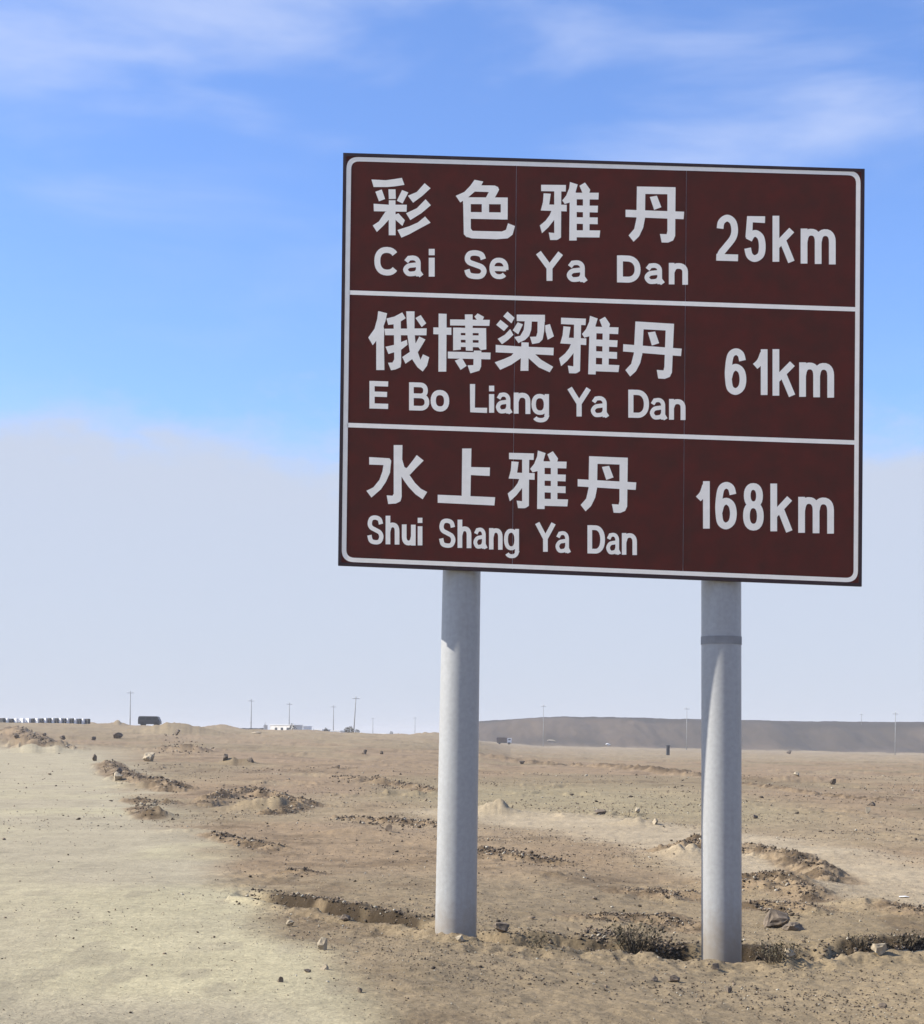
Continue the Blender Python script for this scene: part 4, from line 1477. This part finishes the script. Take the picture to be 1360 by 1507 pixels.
# ------------------------------------------------------------------ far buildings and walls
def hut(px0, px1, py_top, Y, mat, roof_mat, lab, windows=2, depth=5.0, name='hut', cat='building'):
    a_, b_ = at(px0, py_top, Y), at(px1, py_top, Y)
    zf = min(hz(a_.x, Y), hz(b_.x, Y)) - 0.3
    root = empty(name, ((a_.x + b_.x) / 2, Y, zf))
    W_, H_ = b_.x - a_.x, (a_.z + b_.z) / 2 - zf
    bm = bmesh.new()
    bm_box(bm, (0, depth / 2, H_ / 2 - 0.1), (W_, depth, H_ - 0.2))
    link('wall', bm_mesh('wall', bm), mat, root)
    bm = bmesh.new()
    bm_box(bm, (0, depth / 2, H_ - 0.09), (W_ + 0.3, depth + 0.3, 0.18))
    link('roof', bm_mesh('roof', bm), roof_mat, root)
    for k in range(windows):
        bm = bmesh.new()
        x = W_ * ((k + 1) / (windows + 1) - 0.5)
        bm_box(bm, (x, -0.02, H_ * 0.62), (min(0.9, W_ * .12), 0.05, min(0.8, H_ * .3)))
        link('window', bm_mesh('window', bm), M_GLASS, root)
    root.rotation_euler.z = -0.5
    tag(root, lab, cat)
    return root


hut(394, 436, 1066.5, 520, M_WALLW, M_WHITEP, 'long cream hut on the horizon between two poles', 3)
hut(437, 447, 1068.5, 530, M_WHITEP, M_WHITEP, 'small white shed at the right end of the cream hut', 1)
hut(452, 476, 1073.0, 540, M_WHITEP, M_WHITEP, 'low white shed under the fourth pole', 2)
hut(486, 502, 1075.0, 545, M_WHITEP, M_WALLW, 'low white shed left of the round dark bush', 1)
hut(534, 572, 1079.5, 600, M_WHITEP, M_WALLW, 'very low pale shed right of the leaning pole', 2)


def low_wall(px0, px1, py_top, Y, mat, lab):
    a_, b_ = at(px0, py_top, Y), at(px1, py_top, Y)
    zf = min(hz(a_.x, Y), hz(b_.x, Y)) - 0.3
    n = 8
    bm = bmesh.new()
    for k in range(n):
        x0 = a_.x + (b_.x - a_.x) * k / n
        x1 = a_.x + (b_.x - a_.x) * (k + 1) / n - 0.04
        z = a_.z + (b_.z - a_.z) * (k + .5) / n + random.uniform(-.05, .05)
        bm_box(bm, ((x0 + x1) / 2, Y, (zf + z) / 2), (x1 - x0, 0.4, z - zf))
    o = link('low_wall', bm_mesh('low_wall', bm), mat)
    tag(o, lab, 'wall')


low_wall(346, 388, 1071.6, 500, M_BLACKP, 'long low dark wall left of the cream hut')
low_wall(388.6, 394, 1067, 498, M_WALLW, 'short cream wall stub at the left end of the cream hut')

# far bushes and mounds on the horizon line
def far_bush(px, py, wpx, hpx, Y, lab):
    p_ = at(px, py, Y)
    zf = hz(p_.x, Y)
    w_, h_ = wpx / F * Y, at(px, py - hpx, Y).z - zf
    root = empty('bush', (p_.x, Y, zf))
    rg = np.random.default_rng(int(px * 7))
    bm = bmesh.new()
    for k in range(5):
        a_ = rg.uniform(0, 6.28)
        bm_tube(bm, (0, 0, -0.2), (math.cos(a_) * w_ * .25, math.sin(a_) * w_ * .2, h_ * .7), w_ * .02, w_ * .008, 5)
    link('branches', bm_mesh('branches', bm), M_TWIG, root)
    vs, fs = [], []
    for k in range(700):
        v = rg.normal(size=3)
        v /= np.linalg.norm(v)
        v *= rg.uniform(.35, 1) ** .5 * (1 + .18 * math.sin(v[0] * 5 + px) + .14 * math.sin(v[2] * 7 + v[1] * 4))
        c = Vector((v[0] * w_ * .5, v[1] * w_ * .4, h_ * .5 + v[2] * h_ * .5))
        s = w_ * rg.uniform(.03, .07)
        u = Vector(rg.normal(size=3)).normalized() * s
        q = Vector(rg.normal(size=3)).normalized() * s
        b0 = len(vs)
        vs += [c - u, c + q, c + u, c - q]
        fs.append((b0, b0 + 1, b0 + 2, b0 + 3))
    link('foliage', mesh_from('foliage', vs, fs), M_LEAF, root)
    tag(root, lab, 'bush', 'dark bushes on the horizon')


far_bush(390, 1070, 5, 5.5, 505, 'tiny dark bush over the left end of the cream hut')
far_bush(430, 1074, 11, 9, 500, 'dark bush at the right end of the cream hut')
far_bush(514.5, 1080, 14, 11, 420, 'round dark bush at the foot of the leaning pole')
far_bush(525.5, 1080, 7, 7, 418, 'smaller dark bush just right of the leaning pole foot')
far_bush(480, 1078, 9, 6, 430, 'grey bush between the low white sheds')
far_bush(576, 1083, 5, 7, 520, 'lone tiny dark bush between the two short far poles')

# ------------------------------------------------------------------ marker post and litter on the far plain
X, Y, Z = hit(983, 1111)
root = empty('marker_post', (X, Y, Z))
u = Y / F
bm = bmesh.new()
bm_box(bm, (0, 0, 6.2 * u), (4.6 * u, 3.5 * u, 13.6 * u), 0.2, 0.4 * u)
link('post_body', bm_mesh('post_body', bm), M_BLACKP, root)
bm = bmesh.new()
bm_box(bm, (0, 0, 13.6 * u), (5.4 * u, 4.2 * u, 1.4 * u), 0.2, 0.3 * u)
link('post_cap', bm_mesh('post_cap', bm), M_BLACKP, root)
tag(root, 'short dark marker post standing on the far plain left of the right sign post', 'marker post')


def slab_thing(name, px, py, wpx, hpx, mat, lab, cat):
    X, Y, Z = hit(px, py)
    u = Y / F
    bm = hull_rock(np.random.default_rng(int(px)), 16, (1, .7, 1))
    me = bm_mesh(name, bm)
    for v in me.vertices:
        v.co.x *= wpx / 2 * u
        v.co.y *= wpx / 2 * u
        v.co.z = (v.co.z + .7) * hpx / 2 * u
    o = link(name, me, mat)
    o.location = (X, Y, Z)
    tag(o, lab, cat)


slab_thing('rubble_heap', 812, 1092, 17, 5, M_ROCK_TAN, 'low pale heap at the foot of the plateau between the posts', 'heap')
slab_thing('rubble_heap', 895, 1097, 9, 4, M_WHITEP, 'tiny white heap at the foot of the plateau', 'heap')
slab_thing('plastic_scrap', 1330, 1321, 18, 3, M_WHITEP, 'white scrap lying on the grey track at the right', 'litter')
slab_thing('rubble_heap', 378, 1080, 20, 4, M_ROCK_TAN, 'low pale heap in front of the dark wall', 'heap')

# ------------------------------------------------------------------ thin desert haze
bm = bmesh.new()
bm_box(bm, (0, 1975, 5.0), (14400, 4150, 30))
hm = bpy.data.materials.new('desert_haze')
hm.use_nodes = True
hn = hm.node_tree
hn.nodes.clear()
pv = hn.nodes.new('ShaderNodeVolumePrincipled')
pv.inputs['Color'].default_value = (0.92, 0.90, 0.87, 1)
pv.inputs['Density'].default_value = 0.00038
ho = hn.nodes.new('ShaderNodeOutputMaterial')
hn.links.new(pv.outputs[0], ho.inputs['Volume'])
tag(link('haze', bm_mesh('haze', bm), hm), kind='stuff')
